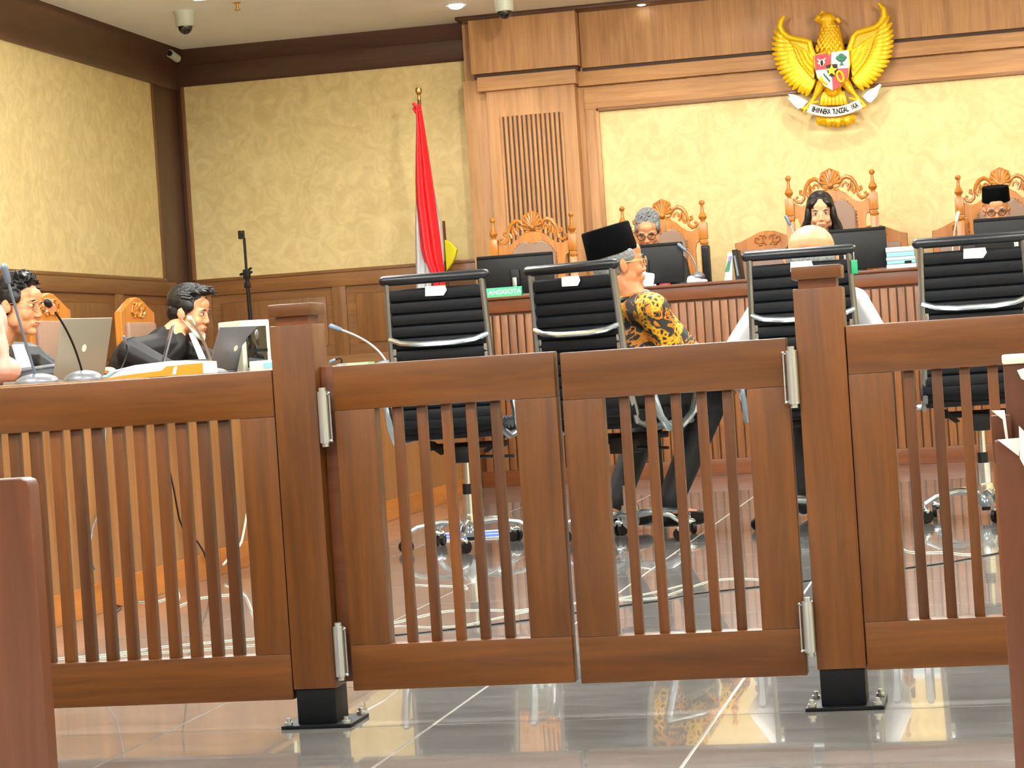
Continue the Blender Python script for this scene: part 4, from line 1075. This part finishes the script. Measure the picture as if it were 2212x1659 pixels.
def person(label, loc, rotz, P, skin='skin', top='robe', low='trouser', headM=None, fem=False, hands=True, vox=.005, group=None, name='person', sleeve=1.0):
    """P: joints in local space (faces +Y). Body is ONE fused surface, garments follow it."""
    t = thing(name, label, 'person', loc, rotz, group)
    mb = MB()
    N, C, Pv = Vector(P['neck']), Vector(P['chest']), Vector(P['pelvis'])
    mb.cap(headM @ Vector((0, -.022, -.05)), N, .05 if not fem else .044, .056 if not fem else .05)
    mb.ell(C, (.15, .10, .17)); mb.cap(C, Pv + Vector((0, 0, .08)), .12, .125); mb.ell(Pv + Vector((0, 0, .03)), (.16, .12, .10))
    mb.cap(N - Vector((0, 0, .03)), C, .075, .1)
    head_into(mb, headM, True, fem)
    for s_, a in ((-1, 'l'), (1, 'r')):
        S_, E_, W_ = Vector(P['sh' + a]), Vector(P['el' + a]), Vector(P['wr' + a])
        mb.cap(N - Vector((0, 0, .04)), S_, .05, .055); mb.cap(S_, E_, .05, .038); mb.cap(E_, W_, .038, .027)
        if hands:
            hd = P.get('hd' + a, (W_ - E_).normalized()); hand_into(mb, W_, hd, P.get('hn' + a, (0, 0, -1)), s_, P.get('curl', .4))
        H_, K_, A_ = Vector(P['hip' + a]), Vector(P['kn' + a]), Vector(P['an' + a])
        mb.cap(H_, K_, .082, .055); mb.cap(K_, A_, .056, .036); fd = Vector(P.get('ft' + a, (0, 1, 0))).normalized()
        mb.cap(A_ - Vector((0, 0, .03)), A_ + fd * .13 - Vector((0, 0, .045)), .036, .026)
    blob('body', mb, M[skin], t, vox, 5, .5)
    # upper garment
    mb = MB()
    mb.ell(C, (.175, .125, .185)); mb.cap(C, Pv + Vector((0, 0, .06)), .142, .152); mb.ell(Pv + Vector((0, 0, .04)), (.185, .145, .12))
    mb.cap(N - Vector((0, 0, .05)), C, .085, .12)
    if top in ('robe', 'robes'): mb.ell(N + Vector((0, -.012, -.012)), (.082, .074, .05)); mb.cap(N - Vector((0, .03, .03)), C - Vector((0, .03, 0)), .08, .1)
    for s_, a in ((-1, 'l'), (1, 'r')):
        S_, E_, W_ = Vector(P['sh' + a]), Vector(P['el' + a]), Vector(P['wr' + a])
        mb.cap(N - Vector((0, 0, .045)), S_, .070, .070); mb.cap(S_, E_, .068 * sleeve ** .5, .058 * sleeve); mb.cap(E_, E_.lerp(W_, .9), .058 * sleeve, .044 * sleeve)
        # folds
        for q in range(3):
            f = .25 + .25 * q; c = S_.lerp(E_, f); mb.ell(c + Vector((0, 0, -.012)), (.062, .062, .02), Euler((.4 * q, .5 * s_, .2)).to_matrix())
    blob('upper_garment', mb, M[top], t, .007, 3, .5)
    # trousers and shoes
    mb = MB(); mb.ell(Pv, (.175, .135, .10))
    for a in ('l', 'r'):
        H_, K_, A_ = Vector(P['hip' + a]), Vector(P['kn' + a]), Vector(P['an' + a])
        mb.cap(H_, K_, .098, .074); mb.cap(K_, K_.lerp(A_, .93), .072, .056)
        mb.ell(K_.lerp(A_, .3), (.07, .075, .02)); mb.ell(K_.lerp(H_, .3), (.085, .08, .085))
    blob('trousers', mb, M[low], t, .009, 3, .5)
    for a in ('l', 'r'):
        A_ = Vector(P['an' + a]); fd = Vector(P.get('ft' + a, (0, 1, 0))).normalized()
        mb = MB().cap(A_ - fd * .03 - Vector((0, 0, .04)), A_ + fd * .15 - Vector((0, 0, .055)), .042, .032)
        blob('shoe', mb, M['black'], t, .006, 3, .5)
    return t


def hm(c, yaw=0, pitch=0, roll=0, s=1): return Matrix.Translation(Vector(c)) @ rotm(yaw, pitch, roll).to_4x4() @ Matrix.Diagonal((s, s, s, 1))


def seated(seat, head, lean=0.0, side=0.0, **kw):
    """default sitting joints; head = local head centre"""
    hx, hy, hz = head
    n = Vector((hx * .9, hy - .03, hz - .165))
    pv = Vector((0, 0, seat + .09)); ch = pv.lerp(n, .62) + Vector((0, .0, 0))
    P = dict(neck=n, chest=ch, pelvis=pv)
    for s_, a in ((-1, 'l'), (1, 'r')):
        P['sh' + a] = n + Vector((s_ * .165, 0, -.055)); P['el' + a] = n + Vector((s_ * .23, .10, -.30)); P['wr' + a] = n + Vector((s_ * .14, .32, -.33))
        P['hip' + a] = Vector((s_ * .09, .02, seat + .08)); P['kn' + a] = Vector((s_ * .12, .42, seat + .07)); P['an' + a] = Vector((s_ * .12, .40, .10))
    P.update(kw); return P


def peci(t, m4, h=.105):
    """flat-topped oval velvet cap"""
    mb = MB(); mb.lathe([(.083, 0), (.086, .004), (.082, h - .006), (.078, h), (.05, h + .001)], n=36, sx=.98, sy=1.24)
    bmesh.ops.transform(mb.bm, matrix=m4, verts=mb.bm.verts)
    return mb.build('peci_cap', M['peci'], t, sharp=50)


def hair_short(t, m4, mat, full=1.0, seedn=1, extra=None, vox=.003):
    rnd = random.Random(seedn); mb = MB()
    mb.ell((0, -.024, .055), (.080, .098, .088), None, 16, m4); mb.ell((0, -.05, .0), (.072, .062, .07), None, 14, m4)
    for s_ in (-1, 1): mb.ell((s_ * .066, .005, .035), (.016, .045, .035), None, 12, m4)
    for k in range(int(150 * full)):
        a = rnd.uniform(0, 2 * PI); e_ = rnd.uniform(.15, 1.4)
        d = Vector((math.cos(a) * math.cos(e_), math.sin(a) * math.cos(e_), math.sin(e_)))
        if d.y > .62 and d.z < .5: continue
        c = Vector((0, -.02, .055)); p = c + Vector((d.x * .076, d.y * .09, d.z * .086))
        q = p + Vector((d.x * .004, .03, d.z * .006)) * full
        mb.cap(m4 @ p, m4 @ q, .006, .0035, 6)
    if extra: extra(mb, m4)
    return blob('hair', mb, M[mat], t, vox, 1, .4)


ATX = lambda px, py, X: at(px, py, X=X)

# 1 witness in batik --------------------------------------------------
hx, hy, hz = at(1338, 572, Y=9.2)
Wr = Vector((-1.44, 9.22, 0)); phi = 50
rz = yawr(phi)
inv = (Matrix.Translation(Wr) @ Matrix.Rotation(rz, 4, 'Z')).inverted()
L = lambda x, y, z: inv @ Vector((x, y, z))
hl = L(hx, hy, hz)
nk = L(-1.385, 9.19, .975)
P = seated(.50, hl)
P.update(neck=nk, chest=L(-1.36, 9.25, .80), pelvis=L(-1.44, 9.22, .585),
         shr=L(-1.29, 9.06, .915), elr=L(-1.225, 9.16, .70), wrr=L(-1.13, 9.36, .62),
         shl=L(-1.36, 9.40, .925), ell=L(-1.20, 9.46, .72), wrl=L(-1.08, 9.5, .62),
         hipr=L(-1.40, 9.16, .58), knr=L(-1.13, 9.50, .545), anr=L(-1.34, 9.47, .105),
         hipl=L(-1.46, 9.30, .58), knl=L(-1.40, 9.72, .56), anl=L(-1.585, 9.60, .105))
HM = hm(hl, -14, -4, 0)
wt = person('man in a black cap and gold batik shirt seated sideways, seen from behind', Wr, rz, P, 'skin2', 'batik', 'trouser', HM)
face_parts(HM, wt, 'hair'); glasses(HM, wt, 'brass', .021, .0016)
hair_short(wt, HM, 'hairg', .3, 3)
peci(wt, HM @ Matrix.Translation((0, -.022, .044)) @ Matrix.Rotation(math.radians(9), 4, 'X'), .115)
col = MB(); col.tube([L(hx, hy, hz) * 0 + nk + Vector((math.cos(a) * .068, math.sin(a) * .062, -.005 + .012 * math.sin(a))) for a in [2 * PI * k / 16 for k in range(16)]], .016, 8, closed=True)
col.build('collar', M['robes'], wt)

# witness microphone
p = at(1404, 640, Y=10.15)
t = thing('stand_microphone', 'pale grey microphone head just above the batik shoulder', 'microphone', (p.x, 10.15, 0))
MB().lathe([(.11, 0), (.11, .012), (.02, .03)], n=20).build('stand_base', M['blackmetal'], t)
MB().tube([(0, 0, .02), (0, 0, p.z - .08), (-.0, -.0, p.z - .03)], .008, 8).build('stand_pole', M['black'], t)
MB().cap((.018, 0, p.z - .022), (-.02, 0, p.z + .006), .017, .027).build('mic_head', M['whitep'], t)

# 2 bald man in white -------------------------------------------------
Br = Vector((-.705, 9.46, 0)); rz = yawr(2)
inv = (Matrix.Translation(Br) @ Matrix.Rotation(rz, 4, 'Z')).inverted()
L = lambda x, y, z: inv @ Vector((x, y, z))
hl = L(-.692, 9.56, 1.088)
P = seated(.50, hl)
P.update(neck=L(-.70, 9.50, .955), chest=L(-.71, 9.47, .80), shl=L(-.885, 9.46, .89), shr=L(-.53, 9.46, .89), ell=L(-1.0, 9.45, .745), elr=L(-.455, 9.45, .76),
         wrl=L(-1.0, 9.68, .72), wrr=L(-.45, 9.68, .72), pelvis=L(-.71, 9.42, .58))
HM = hm(hl, 0, 8, 3) @ Matrix.Diagonal((1.30, 1.16, 1.06, 1))
bm_ = person('bald man in a white shirt seated with his back to us', Br, rz, P, 'skin', 'white', 'trouser', HM)
mb = MB()
for s_ in (-1, 1): mb.ell((s_ * .06, -.03, -.012), (.018, .05, .03), None, 12, HM)
mb.ell((0, -.075, -.02), (.055, .028, .035), None, 12, HM)
blob('hair', mb, M['hairg'], bm_, .005, 2)

# 3 judges -------------------------------------------------------------
def judge(label, hx_, hz_, pitch, skin, fem=False, roll=0, yaw=0):
    loc = Vector((hx_, 14.62, .40)); rz = PI
    hl = Vector((0, .24, hz_ - .40))
    P = seated(.50, hl)
    P['knl'] = Vector((-.1, .30, .57)); P['knr'] = Vector((.1, .30, .57)); P['anl'] = Vector((-.1, .28, .12)); P['anr'] = Vector((.1, .28, .12))
    HM = hm(hl, yaw, pitch, roll)
    t = person(label, loc, rz, P, skin, 'robe', 'trouser', HM, fem)
    n = P['neck']
    # red and white neck bands
    for s_ in (-1, 1):
        MB().tube([n + Vector((s_ * .055, .02, .0)), n + Vector((s_ * .085, .09, -.06)), n + Vector((s_ * .10, .135, -.16)), n + Vector((s_ * .09, .15, -.28))], [.014, .03, .036, .036], 8, flat=((0, 1, 0), .4)).build('red_lapel', M['red'], t)
    MB().prism([(-.028, -.03), (.028, -.03), (.05, -.24), (-.05, -.24)], .0, .012, 'XZ', .003, Matrix.Translation(n + Vector((0, .105, 0))) @ Matrix.Rotation(.12, 4, 'X')).build('white_bands', M['white'], t)
    return t, HM


j, HM = judge('grey haired judge with glasses in a black and red robe, head bowed', -2.045, 1.505, 26, 'skin')
face_parts(HM, j, 'hairg', 'closed'); glasses(HM, j, 'black', .023, .0019)
hair_short(j, HM, 'hairg', .8, 7)
j, HM = judge('judge with long dark hair in a black robe, facing us', -.968, 1.528, 6, 'skinf', True, 0, 4)
face_parts(HM, j, 'hair')
mb = MB(); mb.ell((0, -.028, .055), (.086, .100, .090), None, 20, HM); mb.ell((0, -.05, -.06), (.10, .06, .14), None, 18, HM)
for s_ in (-1, 1):
    mb.ell((s_ * .046, .056, .070), (.034, .036, .024), Euler((0, s_ * .75, 0)).to_matrix(), 14, HM)
    mb.ell((s_ * .078, .012, .0), (.020, .05, .085), Euler((0, -s_ * .12, 0)).to_matrix(), 16, HM)
    mb.ell((s_ * .100, -.005, -.10), (.032, .05, .085), Euler((0, -s_ * .22, 0)).to_matrix(), 16, HM)
    for k in range(26):
        f = k / 25; y_ = .05 - f * .09
        mb.cap(HM @ Vector((s_ * (.082 + .006 * math.sin(k)), y_, .03)), HM @ Vector((s_ * (.118 + .012 * math.sin(k * 2.3)), y_ - .01, -.17 + .012 * math.cos(k * 1.7))), .006, .004, 6)
blob('hair', mb, M['hair'], j, .004, 7)
j, HM = judge('judge in a black cap and glasses looking down at the right edge', .092, 1.468, 14, 'skin')
face_parts(HM, j, 'hairg', 'closed'); glasses(HM, j, 'blackmetal', .021, .0018)
peci(j, HM @ Matrix.Translation((0, -.018, .050)) @ Matrix.Rotation(math.radians(4), 4, 'X'), .092)

# 4 counsel at the left table -----------------------------------------
Yr = Vector((-4.02, 10.42, 0)); phi = 88; rz = yawr(phi)
inv = (Matrix.Translation(Yr) @ Matrix.Rotation(rz, 4, 'Z')).inverted()
L = lambda x, y, z: inv @ Vector((x, y, z))
hw_ = at(408, 676, X=-3.78); hl = L(*hw_)
P = seated(.46, hl)
P.update(neck=L(-3.85, hw_.y - .07, .985), chest=L(-3.97, 10.40, .80), pelvis=L(-4.06, 10.35, .53),
         shr=L(-3.93, 10.25, .905), shl=L(-3.86, 10.72, .90), elr=L(-3.72, 10.18, .80), wrr=L(-3.5, 10.36, .812), ell=L(-3.66, 10.78, .82), wrl=L(-3.46, 10.66, .812),
         hdr=inv.to_3x3() @ Vector((.9, .3, 0)), hdl=inv.to_3x3() @ Vector((1, -.2, 0)))
HM = hm(hl, -5, 12, 0, 1.0)
ym = person('young man in a black robe with swept black hair looking down', Yr, rz, P, 'skin', 'robe', 'trouser', HM)


def quiff(mb, m4):
    rnd = random.Random(5)
    for k in range(120):
        x = rnd.uniform(-.06, .06); y = rnd.uniform(-.07, .05); j_ = rnd.uniform(-.006, .008)
        a = Vector((x, y, .118 - abs(x) * .35 - max(0, -y) * .25)); b = a + Vector((x * .05, .035, .016 + j_)); c = b + Vector((x * .08, .022, -.002 + j_))
        mb.cap(m4 @ a, m4 @ b, .009, .008, 6); mb.cap(m4 @ b, m4 @ c, .008, .003, 6)
    for k in range(16):
        x = -.056 + k * .0075; mb.cap(m4 @ Vector((x, -.095 + abs(x) * .4, .01)), m4 @ Vector((x * .8, -.078 + abs(x) * .3, -.075)), .014, .006, 6)
    for s_ in (-1, 1): mb.cap(m4 @ Vector((s_ * .072, .012, .03)), m4 @ Vector((s_ * .072, .016, -.005)), .008, .005, 6)


face_parts(HM, ym, 'hair'); hair_short(ym, HM, 'hair', 1.0, 2, quiff)
nn = P['neck']
MB().prism([(-.03, .02), (.03, .02), (.05, -.2), (-.05, -.2)], .0, .012, 'XZ', .003, Matrix.Translation(nn + Vector((0, .10, -.02))) @ Matrix.Rotation(.35, 4, 'X')).build('white_bands', M['white'], ym)
mb = MB(); mb.tube([HM @ Vector(v) for v in ((.078, .0, -.03), (.066, .04, -.065), (.04, .072, -.098), (0, .088, -.112), (-.04, .072, -.098), (-.066, .04, -.065), (-.078, .0, -.03))], [.0015, .004, .012, .014, .012, .004, .0015], 8)
mb.build('lowered_face_mask', M['whitep'], ym)

Gr = Vector((-4.05, 8.55, 0)); phi = 102; rz = yawr(phi)
inv = (Matrix.Translation(Gr) @ Matrix.Rotation(rz, 4, 'Z')).inverted()
L = lambda x, y, z: inv @ Vector((x, y, z))
hw_ = at(38, 664, X=-3.80); hl = L(*hw_)
P = seated(.46, hl)
P.update(neck=L(-3.90, hw_.y - .01, .945), shl=L(-3.86, hw_.y + .21, .89), shr=L(-3.95, hw_.y - .17, .89), ell=L(-3.76, hw_.y + .27, .80), elr=L(-3.8, 8.30, .78), wrl=L(-3.5, 8.72, .82), wrr=L(-3.48, 8.40, .82))
HM = hm(hl, 6, 6, -6, 1.0)
gm = person('man with round glasses and tousled black hair in a dark satin robe', Gr, rz, P, 'skin', 'robes', 'trouser', HM)
face_parts(HM, gm, 'hair'); glasses(HM, gm, 'brass', .024, .0016)


def tousle(mb, m4):
    rnd = random.Random(9)
    for k in range(40):
        a = rnd.uniform(0, 2 * PI); r = rnd.uniform(.0, .07)
        x, y = r * math.cos(a), r * math.sin(a) * 1.1
        mb.cap(m4 @ Vector((x, y, .12 - r * .4)), m4 @ Vector((x * 1.3 + rnd.uniform(-.015, .015), y + rnd.uniform(0, .035), .145 - r * .35 + rnd.uniform(-.004, .012))), .012, .005, 6)


hair_short(gm, HM, 'hair', 1.0, 8, tousle)
nn = P['neck']
MB().prism([(-.035, .02), (.035, .02), (.055, -.24), (-.055, -.24)], .0, .012, 'XZ', .003, Matrix.Translation(nn + Vector((0, .105, -.02))) @ Matrix.Rotation(.3, 4, 'X')).build('white_bands', M['white'], gm)

Hr = Vector((-4.0, 7.42, 0)); rz = yawr(80)
inv = (Matrix.Translation(Hr) @ Matrix.Rotation(rz, 4, 'Z')).inverted()
hw_ = at(-34, 716, X=-3.72)
hl = inv @ hw_
P = seated(.46, hl)
HM = hm(hl, 78, 6, 0)
hj = person('person in a pink headscarf cut off by the left edge', Hr, rz, P, 'skinf', 'white', 'trouser', HM, True)
face_parts(HM, hj)
mb = MB(); mb.ell((0, -.02, .03), (.093, .112, .105), None, 18, HM); mb.ell((0, -.03, -.07), (.105, .105, .10), None, 16, HM); mb.ell((0, .0, -.15), (.14, .12, .07), None, 16, HM)
for k in range(8):
    a = -1.2 + k * .34; mb.tube([HM @ Vector((math.sin(a) * .1, -math.cos(a) * .11, .04)), HM @ Vector((math.sin(a) * .115, -math.cos(a) * .125, -.05)), HM @ Vector((math.sin(a) * .12, -math.cos(a) * .12, -.14))], [.006, .012, .016], 6)
o = blob('headscarf', mb, M['pink'], hj, .006, 2)

# ------------------------------------------------------------------ the fence
YF0, YF1 = 4.72, 4.765


def post(label, x0, x1):
    t = thing('fence_post', label, 'post', ((x0 + x1) / 2, 4.77, 0), group='posts of the courtroom fence')
    y0, y1 = 4.715, 4.815
    MB().box(x0, x1, y0, y1, .082, .857, .003).build('shaft', M['fenceZ'], t, True)
    MB().box(x0 + .011, x1 - .011, y0 + .011, y1 - .011, .857, .876).build('cap_neck', M['capdark'], t, True)
    MB().box(x0 - .001, x1 + .001, y0 - .001, y1 + .001, .875, .902, .003).build('cap', M['fenceX'], t, True)
    MB().box(x0 + .004, x1 - .004, y0 + .004, y1 - .004, .008, .083, .002).build('steel_shoe', M['blackmetal'], t, True)
    MB().box(x0 - .028, x1 + .032, y0 - .018, y1 + .03, 0, .008, .002).build('base_plate', M['blackmetal'], t, True)
    for bx in (x0 - .015, x1 + .018):
        for by in (y0 - .002, y1 + .014):
            MB().lathe([(.009, .008), (.009, .014), (.005, .014), (.005, .022)], c=(bx, by, 0), n=10).build('bolt', M['steel'], t, True)
    return t


PL = post('left fence post with a dark capped top, holding the left gate leaf', -1.494, -1.400)
PR = post('right fence post with a capped top before the bald man, holding the right gate leaf', -.384, -.285)
# dark closing strips behind the hinges
MB().box(-1.400, -1.372, 4.755, 4.80, .09, .765, .002).build('stop_strip', M['capdark'], PL, True)
for P_, s_, hxx, zs in ((PL, 1, -1.384, ((.595, .72), (.10, .222))), (PR, -1, -.3945, ((.617, .742), (.112, .232)))):
    for z0, z1 in zs:
        mb = MB().cyl((hxx, 4.706, z0 + .008), (hxx, 4.706, z1 - .008), .0118, n=18); mb.cyl((hxx, 4.706, z0), (hxx, 4.706, z1), .0078, n=14)
        mb.tube([(hxx + s_ * .011, 4.700, z1 - .014), (hxx + s_ * .016, 4.700, z1 - .016), (hxx + s_ * .0165, 4.700, z0 + .016), (hxx + s_ * .011, 4.700, z0 + .012)], .0016, 6)
        mb.box(hxx - .004, hxx + .004, 4.71, 4.74, z0 + .012, z1 - .012)
        for zz in (z0 + .012, z1 - .012): mb.ell((hxx + s_ * .016, 4.699, zz), (.003, .003, .003), n=8)
        mb.build('spring_hinge', M['steel'], P_, True)


def panel(label, name, cat, x0, x1, z0, z1, wl_, wr_, zt, zb, slats, group=None, sw=.020, extra=None, chips=True):
    """framed slatted panel: outer x0..x1, z0..z1, opening wl_..wr_, zb..zt"""
    t = thing(name, label, cat, ((x0 + x1) / 2, (YF0 + YF1) / 2, z0), group=group)
    MB().box(x0, x1, YF0, YF1, zt, z1, .0035).build('top_rail', M['fenceX'], t, True)
    MB().box(x0, x1, YF0, YF1, z0, zb, .003).build('bottom_rail', M['fenceX'], t, True)
    if wl_ > x0: MB().box(x0, wl_, YF0, YF1, zb, zt, .0012).build('stile', M['fenceZ'], t, True)
    if wr_ < x1: MB().box(wr_, x1, YF0, YF1, zb, zt, .0012).build('stile', M['fenceZ'], t, True)
    s0 = None
    for xc in slats:
        if s0 is None:
            s0 = MB().box(-sw / 2, sw / 2, -.010, .010, zb, zt, .001).build('slat', M['slat'], t); s1 = s0
        else: s1 = s0.copy(); COL.objects.link(s1)
        s1.location = (xc - t.location.x, .002, -t.location.z)
    return t


c1 = (-1.277 - .974) / 2 - .001
panel('left swinging gate leaf with five slats', 'gate_leaf', 'gate', -1.364, -.886, .074, .764, -1.277, -.974, .669, .171, [c1 + .053 * k for k in (-2, -1, 0, 1, 2)], 'swinging gate leaves')
c2 = (-.790 - .491) / 2
panel('right swinging gate leaf with five slats', 'gate_leaf', 'gate', -.873, -.405, .071, .760, -.790, -.491, .661, .168, [c2 + .0535 * k for k in (-2, -1, 0, 1, 2)], 'swinging gate leaves')
xs = at(519.5, 1400, Y=4.75).x
panel('long slatted fence panel left of the gate before the counsel table', 'slatted_fence', 'fence', -2.62, -1.497, .060, .765, -2.58, at(552, 1411, Y=4.72).x, .664, .158, [xs - .0482 * k for k in range(21)], 'slatted fence panels', .024)
xs = at(1969, 900, Y=4.745).x
panel('slatted fence panel right of the gate running out of the picture', 'slatted_fence', 'fence', -.2835, .95, .077, .776, -.197, .90, .677, .175, [xs + .0553 * k for k in range(19)], 'slatted fence panels', .021)

# ------------------------------------------------------------------ near pews
t = thing('pew', 'dark brown wooden pew end close at the lower left', 'pew', (-1.9, 3.5, 0))
p = at(62, 1032, Y=3.5)
MB().prism([(p.x - .9, 0), (p.x, 0), (p.x, p.z - .014), (p.x - .004, p.z - .004), (p.x - .014, p.z), (p.x - .9, p.z)], 3.5, 3.54, 'XZ', .002).build('back_panel', M['pew'], t, True)
MB().box(p.x - .9, p.x - .24, 3.54, 3.92, .36, .39, .004).build('seat', M['pew'], t, True)
MB().box(p.x - .27, p.x - .24, 3.54, 3.92, 0, .36, .004).build('side_panel', M['pew'], t, True)
p = at(2144, 900, Y=2.9); q = at(2166, 768, Y=2.9)
t = thing('pew', 'brown wooden pew end close at the right edge with papers on it', 'pew', (.25, 2.9, 0))
z1 = at(2150, 952, Y=2.9).z
MB().box(-.002, .45, 2.9, 2.94, 0, z1, .003).build('back_panel', M['pew'], t, True)
MB().box(q.x, .45, 2.95, 2.99, 0, q.z - .006, .003).build('upper_back', M['pew'], t, True)
MB().box(q.x - .001, .45, 2.945, 3.0, q.z - .012, q.z, .003).build('top_cap', plain('pale_top_edge', srgb(226, 214, 196), .5), t, True)  # top cap in a paler colour than the pew wood
MB().box(.03, .45, 2.99, 3.35, .36, .39, .004).build('seat', M['pew'], t, True)
MB().box(p.x - .002, p.x + .022, 2.93, 2.948, z1 - .03, p.z, .002).build('end_block', M['pew'], t, True)
t = thing('paper_sheet', 'folded white sheet of paper on the ledge of the right pew', 'paper', (.02, 2.92, z1))
A_ = [at(x, y, Y=2.89) for x, y in ((2155, 950), (2204, 946), (2201, 985))]
MB().prism([(v.x, v.z) for v in A_], 2.885, 2.892, 'XZ').build('sheet', M['paperw'], t, True)
t = thing('paper_sheet', 'tall white paper edge standing at the right picture edge', 'paper', (.05, 2.88, z1))
A_ = [at(x, y, Y=2.87) for x, y in ((2201, 920), (2240, 960), (2240, 1060), (2203, 990))]
MB().prism([(v.x, v.z) for v in A_], 2.865, 2.872, 'XZ').build('sheet', M['paperw'], t, True)
t = thing('paper_sheet', 'small white card corner on the end block of the right pew', 'paper', (.0, 2.94, z1 + .03))
A_ = [at(x, y, Y=2.92) for x, y in ((2142, 887), (2170, 886), (2178, 948), (2172, 948), (2166, 906))]
MB().prism([(v.x, v.z) for v in A_], 2.918, 2.923, 'XZ').build('sheet', M['paperw'], t, True)
A_ = [at(x, y, Y=2.80) for x, y in ((2197, 800), (2230, 790), (2230, 830), (2206, 818))]
t = thing('paper_sheet', 'curled white paper with print beside the top of the right pew', 'paper', (.05, 2.8, .68))
MB().prism([(v.x, v.z) for v in A_], 2.80, 2.805, 'XZ').build('sheet', M['paperw'], t, True)


# ------------------------------------------------------------------ cables and papers on the floor
def cable(label, pix, r, mat, group='cables lying on the tiles'):
    P_ = [at(x, y, z=r) for x, y in pix]
    out = []
    for i in range(len(P_) - 1):
        a, b, c, d = P_[max(i - 1, 0)], P_[i], P_[i + 1], P_[min(i + 2, len(P_) - 1)]
        for q in range(6):
            s_ = q / 6; out.append(.5 * ((2 * b) + (c - a) * s_ + (2 * a - 5 * b + 4 * c - d) * s_ * s_ + (3 * b - a - 3 * c + d) * s_ ** 3))
    out.append(P_[-1])
    for v in out: v.z = max(v.z, r)
    tag(MB().tube(out, r, 6).build('cable', mat), label, 'cable', group)


cable('long black cable crossing the tiles behind both gate leaves', [(640, 1392), (740, 1385), (850, 1372), (960, 1361), (1146, 1338), (1338, 1309), (1420, 1298), (1498, 1283), (1640, 1267), (1780, 1250), (1949, 1228), (2033, 1217), (2144, 1197), (2230, 1180)], .0024, M['black'])
cable('white cable curving just above the black one behind the left gate leaf', [(780, 1352), (850, 1344), (910, 1330), (970, 1319), (1060, 1317), (1120, 1318), (1180, 1308), (1300, 1297), (1420, 1290), (1490, 1268), (1550, 1252), (1620, 1250), (1700, 1258)], .0016, M['whitep'])
cable('thin white cable beside the black one from the left', [(780, 1360), (850, 1352), (930, 1354), (1000, 1350), (1080, 1333), (1150, 1318), (1220, 1305), (1380, 1285), (1480, 1262)], .0013, M['whitep'])
cable('white cable lying close behind the left slatted panel', [(70, 1426), (150, 1420), (240, 1412), (340, 1398), (440, 1388), (560, 1378), (660, 1370)], .0016, M['whitep'])
cable('pale green cable beside the white one behind the left slatted panel', [(120, 1432), (300, 1412), (420, 1404), (560, 1392), (660, 1388)], .0015, plain('pale_green_cable', srgb(180, 200, 170), .5))
cable('looping white cable at the foot of the counsel table', [(300, 1300), (340, 1298), (365, 1290), (385, 1275), (378, 1262), (388, 1288), (380, 1310), (430, 1292), (500, 1284), (530, 1288), (545, 1320)], .0022, M['whitep'])
cable('white cable under the rightmost office chair', [(1940, 1170), (1955, 1188), (1990, 1193), (2040, 1192), (2075, 1196), (2110, 1197)], .0022, M['whitep'])
cable('white cable between the leftmost chair and the counsel table', [(885, 1262), (920, 1264), (980, 1266), (1010, 1272), (1000, 1262)], .0015, M['whitep'])


def hung(label, pix, r, mat, X=-2.945):
    P_ = [at(x, y, X=X) for x, y in pix]
    tag(MB().tube(P_, r, 6).build('cable', mat), label, 'cable', 'cables hanging down the counsel table front')


hung('grey cable hanging down the counsel table, left', [(228, 925), (226, 960), (224, 1040), (218, 1094), (200, 1140), (194, 1180), (196, 1210), (205, 1230)], .003, M['grey'])
hung('black cable curving down the middle of the counsel table front', [(351, 930), (352, 970), (365, 1010), (376, 1060), (387, 1120), (400, 1155), (425, 1168), (440, 1192), (448, 1215)], .0035, M['black'])
hung('black cable loop near the plinth of the counsel table', [(222, 1255), (232, 1275), (240, 1295), (252, 1308), (262, 1310)], .003, M['black'])
hung('white cable at the right end seen between slats and stile', [(533, 1110), (528, 1140), (522, 1170), (512, 1188), (495, 1205), (482, 1220)], .005, M['whitep'])
t = thing('plastic_folder', 'blue and white folder lying on the tiles under the leftmost office chair', 'folder', at(1015, 1158, z=0), .12)
MB().box(-.15, .15, -.2, .2, .0, .006, .002).build('cover', M['paperw'], t)
MB().box(-.14, .14, -.19, -.05, .0055, .0075).build('blue_band', M['blue'], t)
MB().box(-.14, .14, .0, .12, .0055, .0075).build('blue_band', M['blue'], t)
